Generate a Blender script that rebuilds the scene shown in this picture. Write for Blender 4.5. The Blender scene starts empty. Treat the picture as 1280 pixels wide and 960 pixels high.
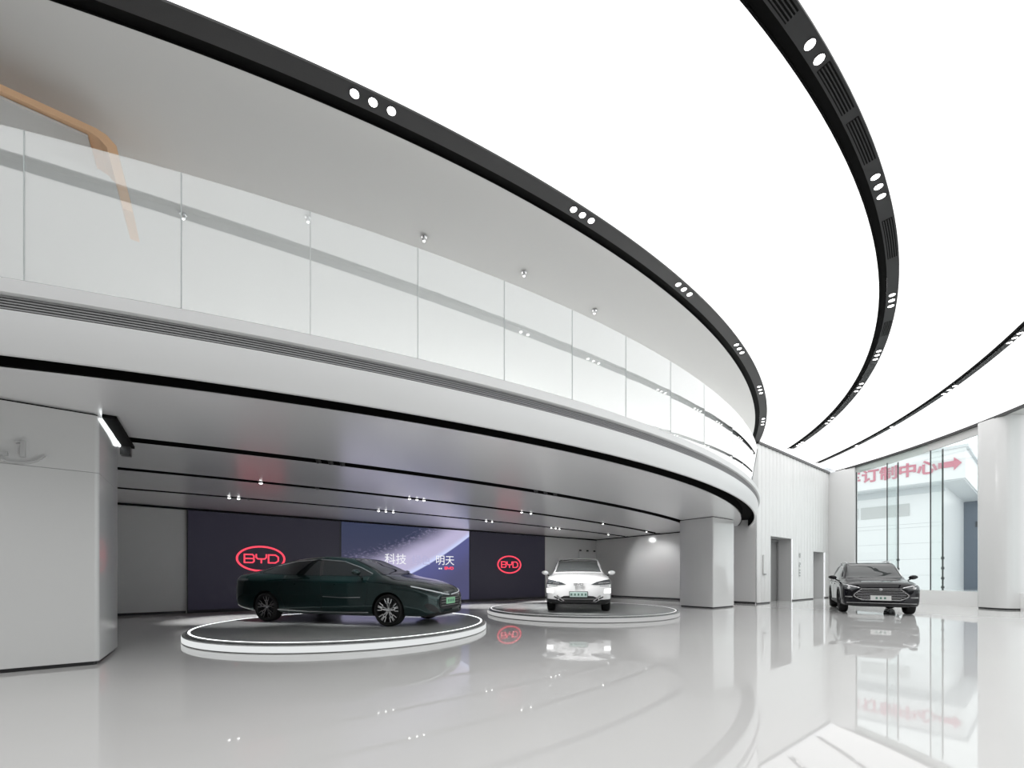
import bpy, bmesh, math, random
from mathutils import Vector, Matrix
from mathutils.bvhtree import BVHTree

random.seed(4)
S = bpy.context.scene
COL = S.collection
PI = math.pi

# ------------------------------------------------------------------ camera, world, exposure
EYE, F, VH = 1.25, 510.0, 720.0          # eye height, focal length and horizon row of a 1280x960 frame
cam = bpy.data.cameras.new('camera')
cam_o = bpy.data.objects.new('camera', cam)
COL.objects.link(cam_o)
cam_o.location = (0, 0, EYE)
cam_o.rotation_euler = (PI / 2, 0, 0)
cam.sensor_width = 36
cam.lens = F / 1280 * 36
cam.shift_y = (VH - 480) / 1280
cam.clip_start = 0.05
cam.clip_end = 400
S.camera = cam_o

S.view_settings.view_transform = 'Standard'
S.view_settings.look = 'None'
S.view_settings.exposure = 0.0
S.view_settings.gamma = 1.0
S.view_settings.use_curve_mapping = False

CEILING_LIGHT = 1.60
WORLD_LIGHT = 1.6
UPPER_FILL = 260.0
SPOT_W = 170.0
world = bpy.data.worlds.new('overcast_sky')
S.world = world
world.use_nodes = True
bg = world.node_tree.nodes['Background']
bg.inputs[0].default_value = (0.96, 0.98, 1.0, 1)
bg.inputs[1].default_value = WORLD_LIGHT
S.cycles.max_bounces = 8
S.cycles.diffuse_bounces = 5
S.cycles.glossy_bounces = 4
S.cycles.transparent_max_bounces = 16
S.cycles.sample_clamp_indirect = 6
S.cycles.caustics_reflective = False
S.cycles.caustics_refractive = False


# ------------------------------------------------------------------ helpers
def at(u, v, z):
    """floor-plan position of the photographed point (u, v) that stands at height z"""
    y = F * (z - EYE) / (VH - v)
    return Vector(((u - 640) / F * y, y, z))


DX, DY = 0.8060, 0.5919                   # direction of the long walls


def W(s, n):                              # s runs along the long walls, n away from the camera
    return (s * DX - n * DY, s * DY + n * DX)


def SN(x, y):
    return (x * DX + y * DY, -x * DY + y * DX)


def mat(name, col, rough=0.5, metal=0.0, spec=0.5, emit=0.0, ecol=None, coat=0.0, noise=0.0, nscale=8.0, bump=0.0):
    m = bpy.data.materials.new(name)
    m.use_nodes = True
    nt = m.node_tree
    b = nt.nodes['Principled BSDF']
    b.inputs['Base Color'].default_value = (*col, 1)
    b.inputs['Roughness'].default_value = rough
    b.inputs['Metallic'].default_value = metal
    b.inputs['Specular IOR Level'].default_value = spec
    if coat:
        b.inputs['Coat Weight'].default_value = coat
        b.inputs['Coat Roughness'].default_value = 0.03
    if emit:
        b.inputs['Emission Color'].default_value = (*(ecol or col), 1)
        b.inputs['Emission Strength'].default_value = emit
    if noise or bump:
        tc = nt.nodes.new('ShaderNodeTexCoord')
        nz = nt.nodes.new('ShaderNodeTexNoise')
        nz.inputs['Scale'].default_value = nscale
        nz.inputs['Detail'].default_value = 4
        nt.links.new(tc.outputs['Object'], nz.inputs['Vector'])
        if noise:
            r = nt.nodes.new('ShaderNodeMapRange')
            r.inputs['To Min'].default_value = max(0.0, rough - noise)
            r.inputs['To Max'].default_value = rough + noise
            nt.links.new(nz.outputs['Fac'], r.inputs['Value'])
            nt.links.new(r.outputs['Result'], b.inputs['Roughness'])
        if bump:
            bp = nt.nodes.new('ShaderNodeBump')
            bp.inputs['Strength'].default_value = bump
            bp.inputs['Distance'].default_value = 0.02
            nt.links.new(nz.outputs['Fac'], bp.inputs['Height'])
            nt.links.new(bp.outputs['Normal'], b.inputs['Normal'])
    return m


def emission(name, col, strength):
    m = bpy.data.materials.new(name)
    m.use_nodes = True
    nt = m.node_tree
    nt.nodes.clear()
    e = nt.nodes.new('ShaderNodeEmission')
    e.inputs[0].default_value = (*col, 1)
    e.inputs[1].default_value = strength
    o = nt.nodes.new('ShaderNodeOutputMaterial')
    nt.links.new(e.outputs[0], o.inputs[0])
    return m


def clear_glass(name, tint, gloss, haze=0.0, rough=0.0, hcol=(0.9, 0.93, 0.93)):
    """thin sheet glass: see-through, mirror-like by Fresnel, with an optional white haze put in for reflected brightness"""
    m = bpy.data.materials.new(name)
    m.use_nodes = True
    nt = m.node_tree
    nt.nodes.clear()
    tr = nt.nodes.new('ShaderNodeBsdfTransparent')
    tr.inputs[0].default_value = (*tint, 1)
    gl = nt.nodes.new('ShaderNodeBsdfGlossy')
    gl.inputs['Roughness'].default_value = rough
    df = nt.nodes.new('ShaderNodeBsdfDiffuse')
    df.inputs[0].default_value = (*hcol, 1)
    lw = nt.nodes.new('ShaderNodeFresnel')
    ge = nt.nodes.new('ShaderNodeNewGeometry')
    io = nt.nodes.new('ShaderNodeMapRange')
    io.inputs['To Min'].default_value = 1.5
    io.inputs['To Max'].default_value = 1 / 1.5
    nt.links.new(ge.outputs['Backfacing'], io.inputs['Value'])
    nt.links.new(io.outputs['Result'], lw.inputs[0])
    mu = nt.nodes.new('ShaderNodeMath')
    mu.operation = 'MULTIPLY'
    mu.use_clamp = True
    mu.inputs[1].default_value = gloss
    nt.links.new(lw.outputs[0], mu.inputs[0])
    m1 = nt.nodes.new('ShaderNodeMixShader')
    m1.inputs[0].default_value = haze
    nt.links.new(tr.outputs[0], m1.inputs[1])
    nt.links.new(df.outputs[0], m1.inputs[2])
    m2 = nt.nodes.new('ShaderNodeMixShader')
    nt.links.new(mu.outputs[0], m2.inputs[0])
    nt.links.new(m1.outputs[0], m2.inputs[1])
    nt.links.new(gl.outputs[0], m2.inputs[2])
    o = nt.nodes.new('ShaderNodeOutputMaterial')
    nt.links.new(m2.outputs[0], o.inputs[0])
    return m


class MB:
    """collects shapes that become ONE mesh object"""

    def __init__(self):
        self.v, self.f, self.mi = [], [], []

    def add(self, vs, fs, mi=0):
        k = len(self.v)
        self.v += [tuple(p) for p in vs]
        self.f += [tuple(i + k for i in f) for f in fs]
        self.mi += [mi] * len(fs)
        return self

    def box(self, c, size, rz=0.0, mi=0, M=None):
        x, y, z = (d / 2 for d in size)
        P = [Vector((a * x, b * y, e * z)) for a in (-1, 1) for b in (-1, 1) for e in (-1, 1)]
        R = Matrix.Rotation(rz, 3, 'Z') if M is None else M
        P = [R @ p + Vector(c) for p in P]
        return self.add(P, [(0, 1, 3, 2), (4, 6, 7, 5), (0, 4, 5, 1), (2, 3, 7, 6), (0, 2, 6, 4), (1, 5, 7, 3)], mi)

    def prism(self, poly, z0, z1, mi=0):
        n = len(poly)
        P = [(x, y, z0) for x, y in poly] + [(x, y, z1) for x, y in poly]
        fs = [tuple(range(n))[::-1], tuple(range(n, 2 * n))]
        fs += [(i, (i + 1) % n, n + (i + 1) % n, n + i) for i in range(n)]
        return self.add(P, fs, mi)

    def snbox(self, s0, s1, n0, n1, z0, z1, mi=0):
        return self.prism([W(s0, n0), W(s1, n0), W(s1, n1), W(s0, n1)], z0, z1, mi)

    def lathe(self, prof, seg=48, c=(0, 0, 0), M=None, mi=0, mis=None):
        """profile of (r, z) turned about the z axis"""
        base, n = [], len(prof)
        for i in range(seg):
            a = 2 * PI * i / seg
            for r, z in prof:
                p = Vector((r * math.cos(a), r * math.sin(a), z))
                if M is not None:
                    p = M @ p
                base.append(p + Vector(c))
        k = len(self.v)
        self.v += [tuple(p) for p in base]
        for i in range(seg):
            j = (i + 1) % seg
            for q in range(n - 1):
                self.f.append((k + i * n + q, k + j * n + q, k + j * n + q + 1, k + i * n + q + 1))
                self.mi.append(mis[q] if mis else mi)
        return self

    def sweep(self, path, prof, closed=False, mi=0, mis=None):
        """path: list of functions? no: list of (origin, right) in plan; prof: closed list of (offset, z)"""
        n = len(prof)
        k = len(self.v)
        for (o, r) in path:
            for d, z in prof:
                self.v.append((o[0] + r[0] * d, o[1] + r[1] * d, z))
        m = len(path)
        for i in range(m - 1):
            for q in range(n):
                w = (q + 1) % n
                self.f.append((k + i * n + q, k + (i + 1) * n + q, k + (i + 1) * n + w, k + i * n + w))
                self.mi.append(mis[q] if mis else mi)
        self.f.append(tuple(k + q for q in range(n)))
        self.mi.append(mi)
        self.f.append(tuple(k + (m - 1) * n + q for q in reversed(range(n))))
        self.mi.append(mi)
        return self

    def tube(self, pts, r, seg=8, mi=0):
        pts = [Vector(p) for p in pts]
        k0 = len(self.v)
        for i, p in enumerate(pts):
            t = (pts[min(i + 1, len(pts) - 1)] - pts[max(i - 1, 0)]).normalized()
            a = t.orthogonal().normalized() if i == 0 else (a - t * a.dot(t)).normalized()
            b = t.cross(a)
            for q in range(seg):
                th = 2 * PI * q / seg
                self.v.append(tuple(p + (a * math.cos(th) + b * math.sin(th)) * r))
        for i in range(len(pts) - 1):
            for q in range(seg):
                w = (q + 1) % seg
                self.f.append((k0 + i * seg + q, k0 + i * seg + w, k0 + (i + 1) * seg + w, k0 + (i + 1) * seg + q))
                self.mi.append(mi)
        self.f.append(tuple(k0 + q for q in reversed(range(seg))))
        self.f.append(tuple(k0 + (len(pts) - 1) * seg + q for q in range(seg)))
        self.mi += [mi, mi]
        return self

    def ribbon(self, pts, w, depth, M, closed=False, mi=0):
        """stroke of width w along 2D points, extruded by depth and placed by M (x, y, depth)"""
        P = [Vector(p) for p in pts]
        n = len(P)
        L, R = [], []
        for i in range(n):
            a = P[i - 1] if (i > 0 or closed) else None
            b = P[(i + 1) % n] if (i < n - 1 or closed) else None
            d1 = (P[i] - a).normalized() if a is not None else None
            d2 = (b - P[i]).normalized() if b is not None else None
            if d1 is None: d1 = d2
            if d2 is None: d2 = d1
            n1 = Vector((-d1.y, d1.x))
            n2 = Vector((-d2.y, d2.x))
            m = n1 + n2
            m = m.normalized() if m.length > 1e-6 else n1
            q = w / 2 / max(0.35, m.dot(n1))
            L.append(P[i] + m * q)
            R.append(P[i] - m * q)
        vs = []
        for z in (0, depth):
            vs += [M @ Vector((p.x, p.y, z)) for p in L] + [M @ Vector((p.x, p.y, z)) for p in R]
        fs = []
        for i in range(n if closed else n - 1):
            j = (i + 1) % n
            fs += [(i, j, n + j, n + i), (2 * n + i, 3 * n + i, 3 * n + j, 2 * n + j),
                   (i, 2 * n + i, 2 * n + j, j), (n + i, n + j, 3 * n + j, 3 * n + i)]
        if not closed:
            fs += [(0, n, 3 * n, 2 * n), (n - 1, 3 * n - 1, 4 * n - 1, 2 * n - 1)]
        return self.add(vs, fs, mi)

    def build(self, name, mats, parent=None, smooth=False, loc=None, bevel=0.0):
        me = bpy.data.meshes.new(name)
        me.from_pydata(self.v, [], self.f)
        bm = bmesh.new()
        bm.from_mesh(me)
        bmesh.ops.remove_doubles(bm, verts=bm.verts, dist=1e-5)
        if len(bm.faces) == len(self.mi):
            bm.faces.ensure_lookup_table()
        bmesh.ops.recalc_face_normals(bm, faces=bm.faces)
        mats = mats if isinstance(mats, (list, tuple)) else [mats]
        if len(mats) > 1:
            pass
        bm.free() if False else None
        bm2 = bm
        for m in mats:
            me.materials.append(m)
        # material indices are kept by face order
        if len(mats) > 1:
            bm2.faces.ensure_lookup_table()
            if len(bm2.faces) == len(self.mi):
                for f, i in zip(bm2.faces, self.mi):
                    f.material_index = i
        if smooth:
            for f in bm2.faces:
                f.smooth = True
            for e in bm2.edges:
                if len(e.link_faces) == 2 and e.calc_face_angle(0) > 0.6:
                    e.smooth = False
        bm2.to_mesh(me)
        bm2.free()
        o = bpy.data.objects.new(name, me)
        COL.objects.link(o)
        if parent is not None:
            o.parent = parent
        if loc is not None:
            o.location = loc
        if bevel:
            b = o.modifiers.new('bevel', 'BEVEL')
            b.width = bevel
            b.segments = 3
            b.limit_method = 'ANGLE'
        return o


def recentre(o):
    """origin of a one-mesh thing to the middle of its base"""
    vs = o.data.vertices
    xs, ys, zs = ([v.co[i] for v in vs] for i in range(3))
    c = Vector(((min(xs) + max(xs)) / 2, (min(ys) + max(ys)) / 2, min(zs)))
    o.data.transform(Matrix.Translation(-c))
    o.location = o.location + c
    return o


def tag(o, label, cat, group=None):
    o['label'] = label
    o['category'] = cat
    if group:
        o['group'] = group
    if o.type == 'MESH':
        recentre(o)
    return o


def struct(o, label=None, cat=None):
    o['kind'] = 'structure'
    if label: o['label'] = label
    if cat: o['category'] = cat
    return o


def thing(name, label, cat, loc=(0, 0, 0), rz=0.0, group=None):
    o = bpy.data.objects.new(name, None)
    COL.objects.link(o)
    o.empty_display_size = 0.2
    o.location = loc
    o.rotation_euler = (0, 0, rz)
    o['label'] = label
    o['category'] = cat
    if group:
        o['group'] = group
    return o


def text_part(name, body, size, depth, M, material, parent=None, align='CENTER', bold=0.0):
    cu = bpy.data.curves.new(name, 'FONT')
    cu.body = body
    cu.size = size
    cu.extrude = depth / 2
    cu.align_x = align
    cu.align_y = 'CENTER'
    cu.offset = bold
    cu.resolution_u = 3
    t = bpy.data.objects.new(name, cu)
    COL.objects.link(t)
    dg = bpy.context.evaluated_depsgraph_get()
    me = bpy.data.meshes.new_from_object(t.evaluated_get(dg))
    bpy.data.objects.remove(t)
    me.transform(M)
    me.materials.clear()
    me.materials.append(material)
    me.name = name
    o = bpy.data.objects.new(name, me)
    COL.objects.link(o)
    if parent is not None:
        o.parent = parent
    return o


def wall_matrix(p, right, depth=(0, 0, 0)):
    """x -> right (plan direction), y -> up, z -> towards the viewer"""
    r = Vector((right[0], right[1], 0)).normalized()
    u = Vector((0, 0, 1))
    o = r.cross(u)
    M = Matrix.Identity(4)
    for i in range(3):
        M[i][0], M[i][1], M[i][2], M[i][3] = r[i], u[i], o[i], p[i]
    return M


def ring_path(c, a0, a1, n, rad=1.0):
    """arc about c as (centre, outward) pairs so a profile's offset is a radius"""
    out = []
    for i in range(n + 1):
        a = a0 + (a1 - a0) * i / n
        out.append((c, (math.cos(a), math.sin(a))))
    return out


# ------------------------------------------------------------------ materials
M_floor = mat('polished_floor', (0.74, 0.735, 0.725), 0.03, spec=0.5, noise=0.012, nscale=1.5)
M_white = mat('white_wall', (0.80, 0.80, 0.795), 0.35)
M_panel = mat('white_gloss_panel', (0.70, 0.70, 0.695), 0.14, spec=0.5)
M_hallwall = mat('grey_hall_wall', (0.35, 0.35, 0.35), 0.5)
M_fascia = mat('fascia_panel', (0.74, 0.745, 0.745), 0.3)
M_soffit = mat('satin_metal_soffit', (0.90, 0.90, 0.905), 0.24, metal=0.3)
M_grey = mat('grey_ceiling', (0.62, 0.62, 0.61), 0.6)
M_black = mat('black_metal', (0.012, 0.012, 0.013), 0.35)
M_flange = mat('charcoal_flange', (0.020, 0.020, 0.021), 0.5)
M_gap = mat('black_recess', (0.004, 0.004, 0.004), 0.8, spec=0.1)
M_base = mat('dark_skirting', (0.02, 0.02, 0.021), 0.4)
M_ventgrey = mat('vent_grey', (0.30, 0.30, 0.305), 0.5)
M_lum = emission('stretch_ceiling_light', (1, 1, 1), CEILING_LIGHT)
M_lens = emission('lamp_lens', (1, 0.99, 0.97), 6)
M_lensoff = mat('lamp_lens_unlit', (0.25, 0.25, 0.25), 0.2)
M_strip = emission('led_strip', (0.95, 1.0, 1.0), 3.0)
M_edge = emission('led_edge', (0.97, 1.0, 1.0), 0.8)
M_edge2 = emission('led_edge_soft', (1.0, 1.0, 1.0), 0.5)
M_strip2 = emission('led_strip_soft', (1.0, 1.0, 1.0), 1.2)
M_red = emission('red_neon', (1.0, 0.075, 0.12), 1.25)
M_wood = mat('pale_wood', (0.78, 0.50, 0.30), 0.45)
M_woodslot = mat('dark_slot', (0.03, 0.02, 0.015), 0.6)
M_glass = clear_glass('facade_glass', (0.955, 0.985, 0.975), 0.9)
M_fin = clear_glass('glass_fin_green', (0.94, 0.965, 0.96), 0.5, haze=0.02)
M_rail = clear_glass('balustrade_glass', (0.96, 0.975, 0.975), 3.0, haze=0.13)  # white haze and boosted gloss put in for reflections and the bright background
M_joint = mat('glass_joint', (0.48, 0.52, 0.52), 0.6)
M_mull = mat('dark_mullion', (0.012, 0.016, 0.018), 0.4)
M_chrome = mat('chrome', (0.75, 0.75, 0.76), 0.12, metal=1.0)
M_steel = mat('brushed_steel', (0.42, 0.42, 0.42), 0.3, metal=0.7)
M_lettergrey = mat('relief_letter', (0.55, 0.55, 0.55), 0.3)

# ------------------------------------------------------------------ the room
ZC = 7.18            # luminous ceiling
ZS = 3.53            # soffit under the mezzanine
NB, NE, SE = 17.56, 8.12, 19.45        # back wall, elevator wall, side wall
C1 = (-12.60, 28.25)                   # centre of the balcony curve
S0 = -10.0                             # left end of the room

fl = MB()
fl.add([(-40, -12, 0), (60, -12, 0), (60, 60, 0), (-40, 60, 0)], [(0, 1, 2, 3)])
struct(fl.build('floor', M_floor))

# facade line (ceiling edge), from the elevator wall towards the camera's right
CE, RE = (-4.98, 20.20), 23.54
edge = []
for i in range(25):
    a = math.radians(7.2) + (math.radians(-14.8) - math.radians(7.2)) * i / 24
    edge.append((CE[0] + RE * math.cos(a), CE[1] + RE * math.sin(a)))
edge += [(17.2, 11.5), (16.4, 8.0), (15.3, 3.5), (13.8, -2.0), (11.5, -9.0)]

ce = MB()
poly = [W(S0, NB), W(SE, NB), W(SE, NE)] + edge + [W(S0, -9.0 - 6)]
bl = (-22.0, -9.0)
poly = [W(SE, NE)] + edge[:-1] + [(13.5, -3.0), (-11.0, -3.0), (-11.0, 8.0), (0, 20)]
ce.add([(x, y, ZC + 0.04) for x, y in poly], [tuple(range(len(poly)))])
o = ce.build('ceiling', M_lum)
struct(o, 'white glowing stretch ceiling over the whole hall', 'ceiling')
ce = MB()
ce.prism([(13.9, -3.0), (11.6, -9.1), (-22, -9.1), (-22, 14), (-11.0, 8.0), (-11.0, -3.0)], ZC + 0.02, ZC + 0.05)
struct(ce.build('ceiling', M_grey), 'plain grey ceiling behind the glowing ceiling', 'ceiling')


def circ_n(c, R, s):
    """n of the near side of a circle at wall coordinate s"""
    sc, nc = SN(*c)
    return nc - math.sqrt(max(0.01, R * R - (s - sc) ** 2))


def arc_range(c, R, s0, s1):
    """angles of the near arc between wall coordinates s0 and s1"""
    p = W(s0, circ_n(c, R, s0))
    q = W(s1, circ_n(c, R, s1))
    return math.atan2(p[1] - c[1], p[0] - c[0]), math.atan2(q[1] - c[1], q[0] - c[0])


# grey ceiling above the mezzanine
g = MB()
a0, a1 = arc_range(C1, 25.285, S0, SE)
pts = [(C1[0] + 25.285 * math.cos(a0 + (a1 - a0) * i / 300), C1[1] + 25.285 * math.sin(a0 + (a1 - a0) * i / 300)) for i in range(301)]
g.prism(pts + [W(SE, NB), W(S0, NB)], ZC + 0.004, ZC + 0.03)
struct(g.build('ceiling', M_grey), 'plain grey ceiling over the mezzanine', 'ceiling')


def black_ring(c, r0, r1, a0, a1, n, label, groove=True):
    """black lamp channel: lamp flange on the outer side, a deeper groove on the inner side"""
    w = r1 - r0
    t = thing('lamp_channel', label, 'ceiling channel', (0, 0, 0))
    z1 = ZC + 0.039
    m = MB()
    m.sweep(ring_path(c, a0, a1, n), [(r0 + 0.40 * w, z1), (r0 + 0.40 * w, ZC + 0.012), (r1, ZC + 0.012), (r1, z1)])
    m.build('lamp_flange', M_flange, t, smooth=True)
    m = MB()
    m.sweep(ring_path(c, a0, a1, n), [(r0, z1), (r0, ZC + 0.006), (r0 + 0.02, ZC + 0.006), (r0 + 0.02, ZC + 0.032),
                                      (r0 + 0.398 * w, ZC + 0.032), (r0 + 0.398 * w, z1)])
    m.build('groove', M_gap, t, smooth=True)
    return t


a0, a1 = arc_range(C1, 25.5, S0, SE + 0.12)
ring1 = black_ring(C1, 25.28, 25.66, a0, a1, 300, 'black curved lamp channel along the edge of the mezzanine ceiling')
C2, R2a, R2b = (-8.57, 23.10), 21.82, 22.12
sb = SN(12.75, 18.9)[0]
ring2 = black_ring(C2, R2a, R2b, math.radians(-140), math.radians(-10.6), 140,
                   'strongly curved black lamp channel with slot vents across the glowing ceiling')
C3, R3a, R3b = (-12.45, 24.38), 28.58, 28.82
ring3 = black_ring(C3, R3a, R3b, math.radians(-120), math.radians(-5.8), 140,
                   'thin black lamp channel across the ceiling nearest the glass facade')

# black edge and grey bulkhead along the facade
m = MB()
for i in range(len(edge) - 1):
    pass
def poly_path(pts):
    out = []
    for i, p in enumerate(pts):
        a = Vector(pts[max(i - 1, 0)])
        b = Vector(pts[min(i + 1, len(pts) - 1)])
        d = (b - a).normalized()
        out.append((p, (-d.y, d.x)))          # outward to the right side when walking towards the camera
    return out
ep = poly_path(edge)
m = MB()
m.sweep(ep, [(-0.03, ZC - 0.05), (0.10, ZC - 0.05), (0.10, ZC + 0.06), (-0.03, ZC + 0.06)])
struct(m.build('trim_1', M_black, smooth=True), 'black edge of the glowing ceiling along the facade', 'trim')
m = MB()
m.sweep(ep, [(0.10, ZC - 0.02), (0.95, ZC - 0.02), (0.95, ZC + 0.3), (0.10, ZC + 0.3)])
m.sweep([q for q in ep if q[0][1] > 15.7], [(0.14, ZC - 0.36), (0.22, ZC - 0.36), (0.22, ZC + 0.0), (0.14, ZC + 0.0)])
struct(m.build('trim_2', M_grey, smooth=True), 'grey bulkhead above the glass facade', 'trim')

# walls round the back of the hall
m = MB()
m.snbox(S0 - 0.2, S0, -16, NB, 0, ZC + 0.3)
struct(m.build('wall_left', M_hallwall))
m = MB()
m.prism([(-22, -9.2), (11.6, -9.2), (11.6, -9.0), (-22, -9.0)], 0, ZC + 0.3)
struct(m.build('wall_rear', M_hallwall))
m = MB()
m.snbox(S0, SE, NB, NB + 0.2, 0, ZC)
struct(m.build('wall_back', M_panel))
m = MB()
m.snbox(SE, SE + 0.2, NE + 0.1, NB, 0.06, ZC)
struct(m.build('wall_side', M_panel))
m = MB()
m.snbox(SE - 0.012, SE, NE + 0.1, NB, 0.0, 0.09)
struct(m.build('baseboard_side', M_base))
m = MB()
m.snbox(S0, -0.72, NB - 0.012, NB, 0.0, 0.08)
m.snbox(15.16, SE, NB - 0.012, NB, 0.0, 0.08)
struct(m.build('baseboard_back', M_base))

# fluted elevator wall with two openings
SEND = 28.62
OPEN = [(20.80, 23.42, 3.10), (26.25, 28.0, 2.58)]
m = MB()
step, pitch = 0.05, 0.40
k = int(round((SEND - SE) / step))
prev = None
def flute(s):
    return NE + 0.035 * (1 - abs(math.sin(PI * (s - SE) / pitch)) ** 0.8)
cols = [SE + step * i for i in range(k + 1)]
for i in range(k):
    s0, s1 = cols[i], cols[i + 1]
    zb = 0.06
    for (oa, ob, oz) in OPEN:
        if s0 >= oa - 0.01 and s1 <= ob + 0.01:
            zb = oz
    p, q = W(s0, flute(s0)), W(s1, flute(s1))
    pb, qb = W(s0, NE + 0.12), W(s1, NE + 0.12)
    m.add([(*p, zb), (*q, zb), (*q, ZC - 0.05), (*p, ZC - 0.05), (*pb, zb), (*qb, zb)], [(0, 1, 2, 3), (0, 4, 5, 1)])
o = m.build('wall_elevator', M_white, smooth=True)
struct(o, 'white fluted wall with the elevator opening', 'wall')
m = MB()
prevs = SE
for (oa, ob, oz) in OPEN + [(SEND, 0, 0)]:
    m.snbox(prevs, oa, NE + 0.045, NE + 0.06, 0, 0.07)
    prevs = ob
struct(m.build('baseboard_elevator', M_base))
m = MB()
m.snbox(SE, SEND, NE - 0.05, NE + 0.2, ZC - 0.06, ZC + 0.05)
struct(m.build('trim_3', M_black), 'black line between fluted wall and glowing ceiling', 'trim')
# the smooth return beside the glass
pa, pb = Vector(W(SEND, NE + 0.02)), Vector((18.36, 21.9))
m = MB()
m.prism([W(SEND - 0.05, NE + 0.02), (18.52, 22.05), (18.72, 22.1), W(SEND + 0.1, NE + 0.25)], 0, ZC - 0.02)
struct(m.build('wall_return', M_white), 'plain white wall return beside the glass facade', 'wall')
# recesses
M_recess = mat('recess_grey', (0.62, 0.62, 0.62), 0.35, metal=0.1)
for i, (oa, ob, oz) in enumerate(OPEN):
    m = MB()
    d = 0.75
    m.snbox(oa - 0.05, oa, NE + 0.1, NE + d, 0, oz + 0.05)
    m.snbox(ob, ob + 0.05, NE + 0.1, NE + d, 0, oz + 0.05)
    m.snbox(oa, ob, NE + 0.1, NE + d, oz, oz + 0.05)
    m.snbox(oa - 0.05, ob + 0.05, NE + d, NE + d + 0.05, 0, oz + 0.05)
    o = struct(m.build('door_1' if i == 0 else 'door_2', M_recess),
               'grey recess of the elevator opening' if i == 0 else 'narrow grey doorway behind the black car', 'doorway')
    if i == 0:
        for q in range(2):
            mm = MB()
            mm.snbox(oa + 0.12 + q * 1.2, oa + 1.30 + q * 1.2, NE + d - 0.05, NE + d - 0.01, 0.02, oz - 0.12)
            mm.build('door_leaf', M_steel, o, bevel=0.006)
        mm = MB()
        mm.snbox(oa, oa + 0.1, NE + d - 0.1, NE + d - 0.01, 0.0, oz - 0.02)
        mm.snbox(ob - 0.1, ob, NE + d - 0.1, NE + d - 0.01, 0.0, oz - 0.02)
        mm.snbox(oa + 0.1, ob - 0.1, NE + d - 0.1, NE + d - 0.01, oz - 0.12, oz - 0.02)
        mm.build('door_frame', M_steel, o)

# ------------------------------------------------------------------ mezzanine
a0, a1 = arc_range(C1, 25.3, S0, SE + 0.02)
path = ring_path(C1, a0, a1, 140)
rf = 25.30
m = MB()
m.sweep(path, [(rf - 0.04, 3.475), (rf, 3.475), (rf + 0.015, 3.50), (rf + 0.09, 3.87), (rf + 0.09, 3.88), (rf - 0.04, 3.88)])
m.sweep(path, [(rf - 0.10, 4.02), (rf + 0.12, 4.02), (rf + 0.14, 4.03), (rf + 0.15, 4.155), (rf + 0.13, 4.17), (rf - 0.1, 4.17)])
struct(m.build('trim_4', M_fascia, smooth=True), 'white curved edge of the mezzanine', 'balcony edge')
m = MB()
m.sweep(path, [(rf - 0.10, 3.88), (rf + 0.05, 3.88), (rf + 0.05, 4.02), (rf - 0.1, 4.02)], mi=0)
for q in range(5):
    z = 3.888 + q * 0.0275
    m.sweep(path, [(rf + 0.04, z), (rf + 0.095, z), (rf + 0.095, z + 0.013), (rf + 0.04, z + 0.013)])
vg = m.build('linear_vent', M_ventgrey, smooth=True)
tag(vg, 'long grey slotted air vent running along the white mezzanine edge', 'vent')
m = MB()
m.sweep(path, [(24.80, ZS + 0.25), (rf - 0.05, ZS + 0.25), (rf - 0.05, ZS + 0.27), (24.80, ZS + 0.27)])
m.sweep(path, [(24.82, ZS), (24.86, ZS), (24.86, ZS + 0.26), (24.82, ZS + 0.26)])
m.sweep(path, [(rf - 0.06, 3.50), (rf - 0.045, 3.50), (rf - 0.045, ZS + 0.26), (rf - 0.06, ZS + 0.26)])
struct(m.build('trim_5', M_gap, smooth=True), 'black recess between mezzanine edge and soffit', 'recess')
# slab
m = MB()
pts = [(C1[0] + 25.2 * math.cos(a0 + (a1 - a0) * i / 80), C1[1] + 25.2 * math.sin(a0 + (a1 - a0) * i / 80)) for i in range(81)]
m.prism(pts + [W(SE, NB), W(S0, NB)], ZS + 0.29, 4.12)
struct(m.build('floor_mezzanine', M_white), 'upper floor of the mezzanine', 'floor')

# soffit panels between the curved slots
SL = [((-22.47, 41.88), 38.56, 0.33), ((-34.07, 56.40), 54.23, 0.30), ((-52.28, 82.16), 83.03, 0.28)]
lines = [lambda s: circ_n(C1, 24.84, s)]
for c, R, w in SL:
    lines.append(lambda s, c=c, R=R, w=w: circ_n(c, R + w / 2, s))
    lines.append(lambda s, c=c, R=R, w=w: circ_n(c, R - w / 2, s))
lines.append(lambda s: NB - 0.10)
NSTEP = 90
soffit = MB()
for b in range(4):
    la, lb = lines[2 * b], lines[2 * b + 1]
    vs, fs = [], []
    for i in range(NSTEP + 1):
        s = S0 + (SE - S0) * i / NSTEP
        na, nb = la(s), lb(s)
        nb = max(nb, na + 0.001)
        for n, z in ((na, ZS), (nb, ZS), (nb, ZS + 0.004), (na, ZS + 0.004)):
            vs.append((*W(s, n), z))
    for i in range(NSTEP):
        k = 4 * i
        fs += [(k, k + 4, k + 5, k + 1), (k + 1, k + 5, k + 6, k + 2), (k + 2, k + 6, k + 7, k + 3), (k + 3, k + 7, k + 4, k)]
    soffit.add(vs, fs)
struct(soffit.build('ceiling_soffit', M_soffit), 'satin grey metal soffit under the mezzanine', 'soffit')
slots = []
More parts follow.
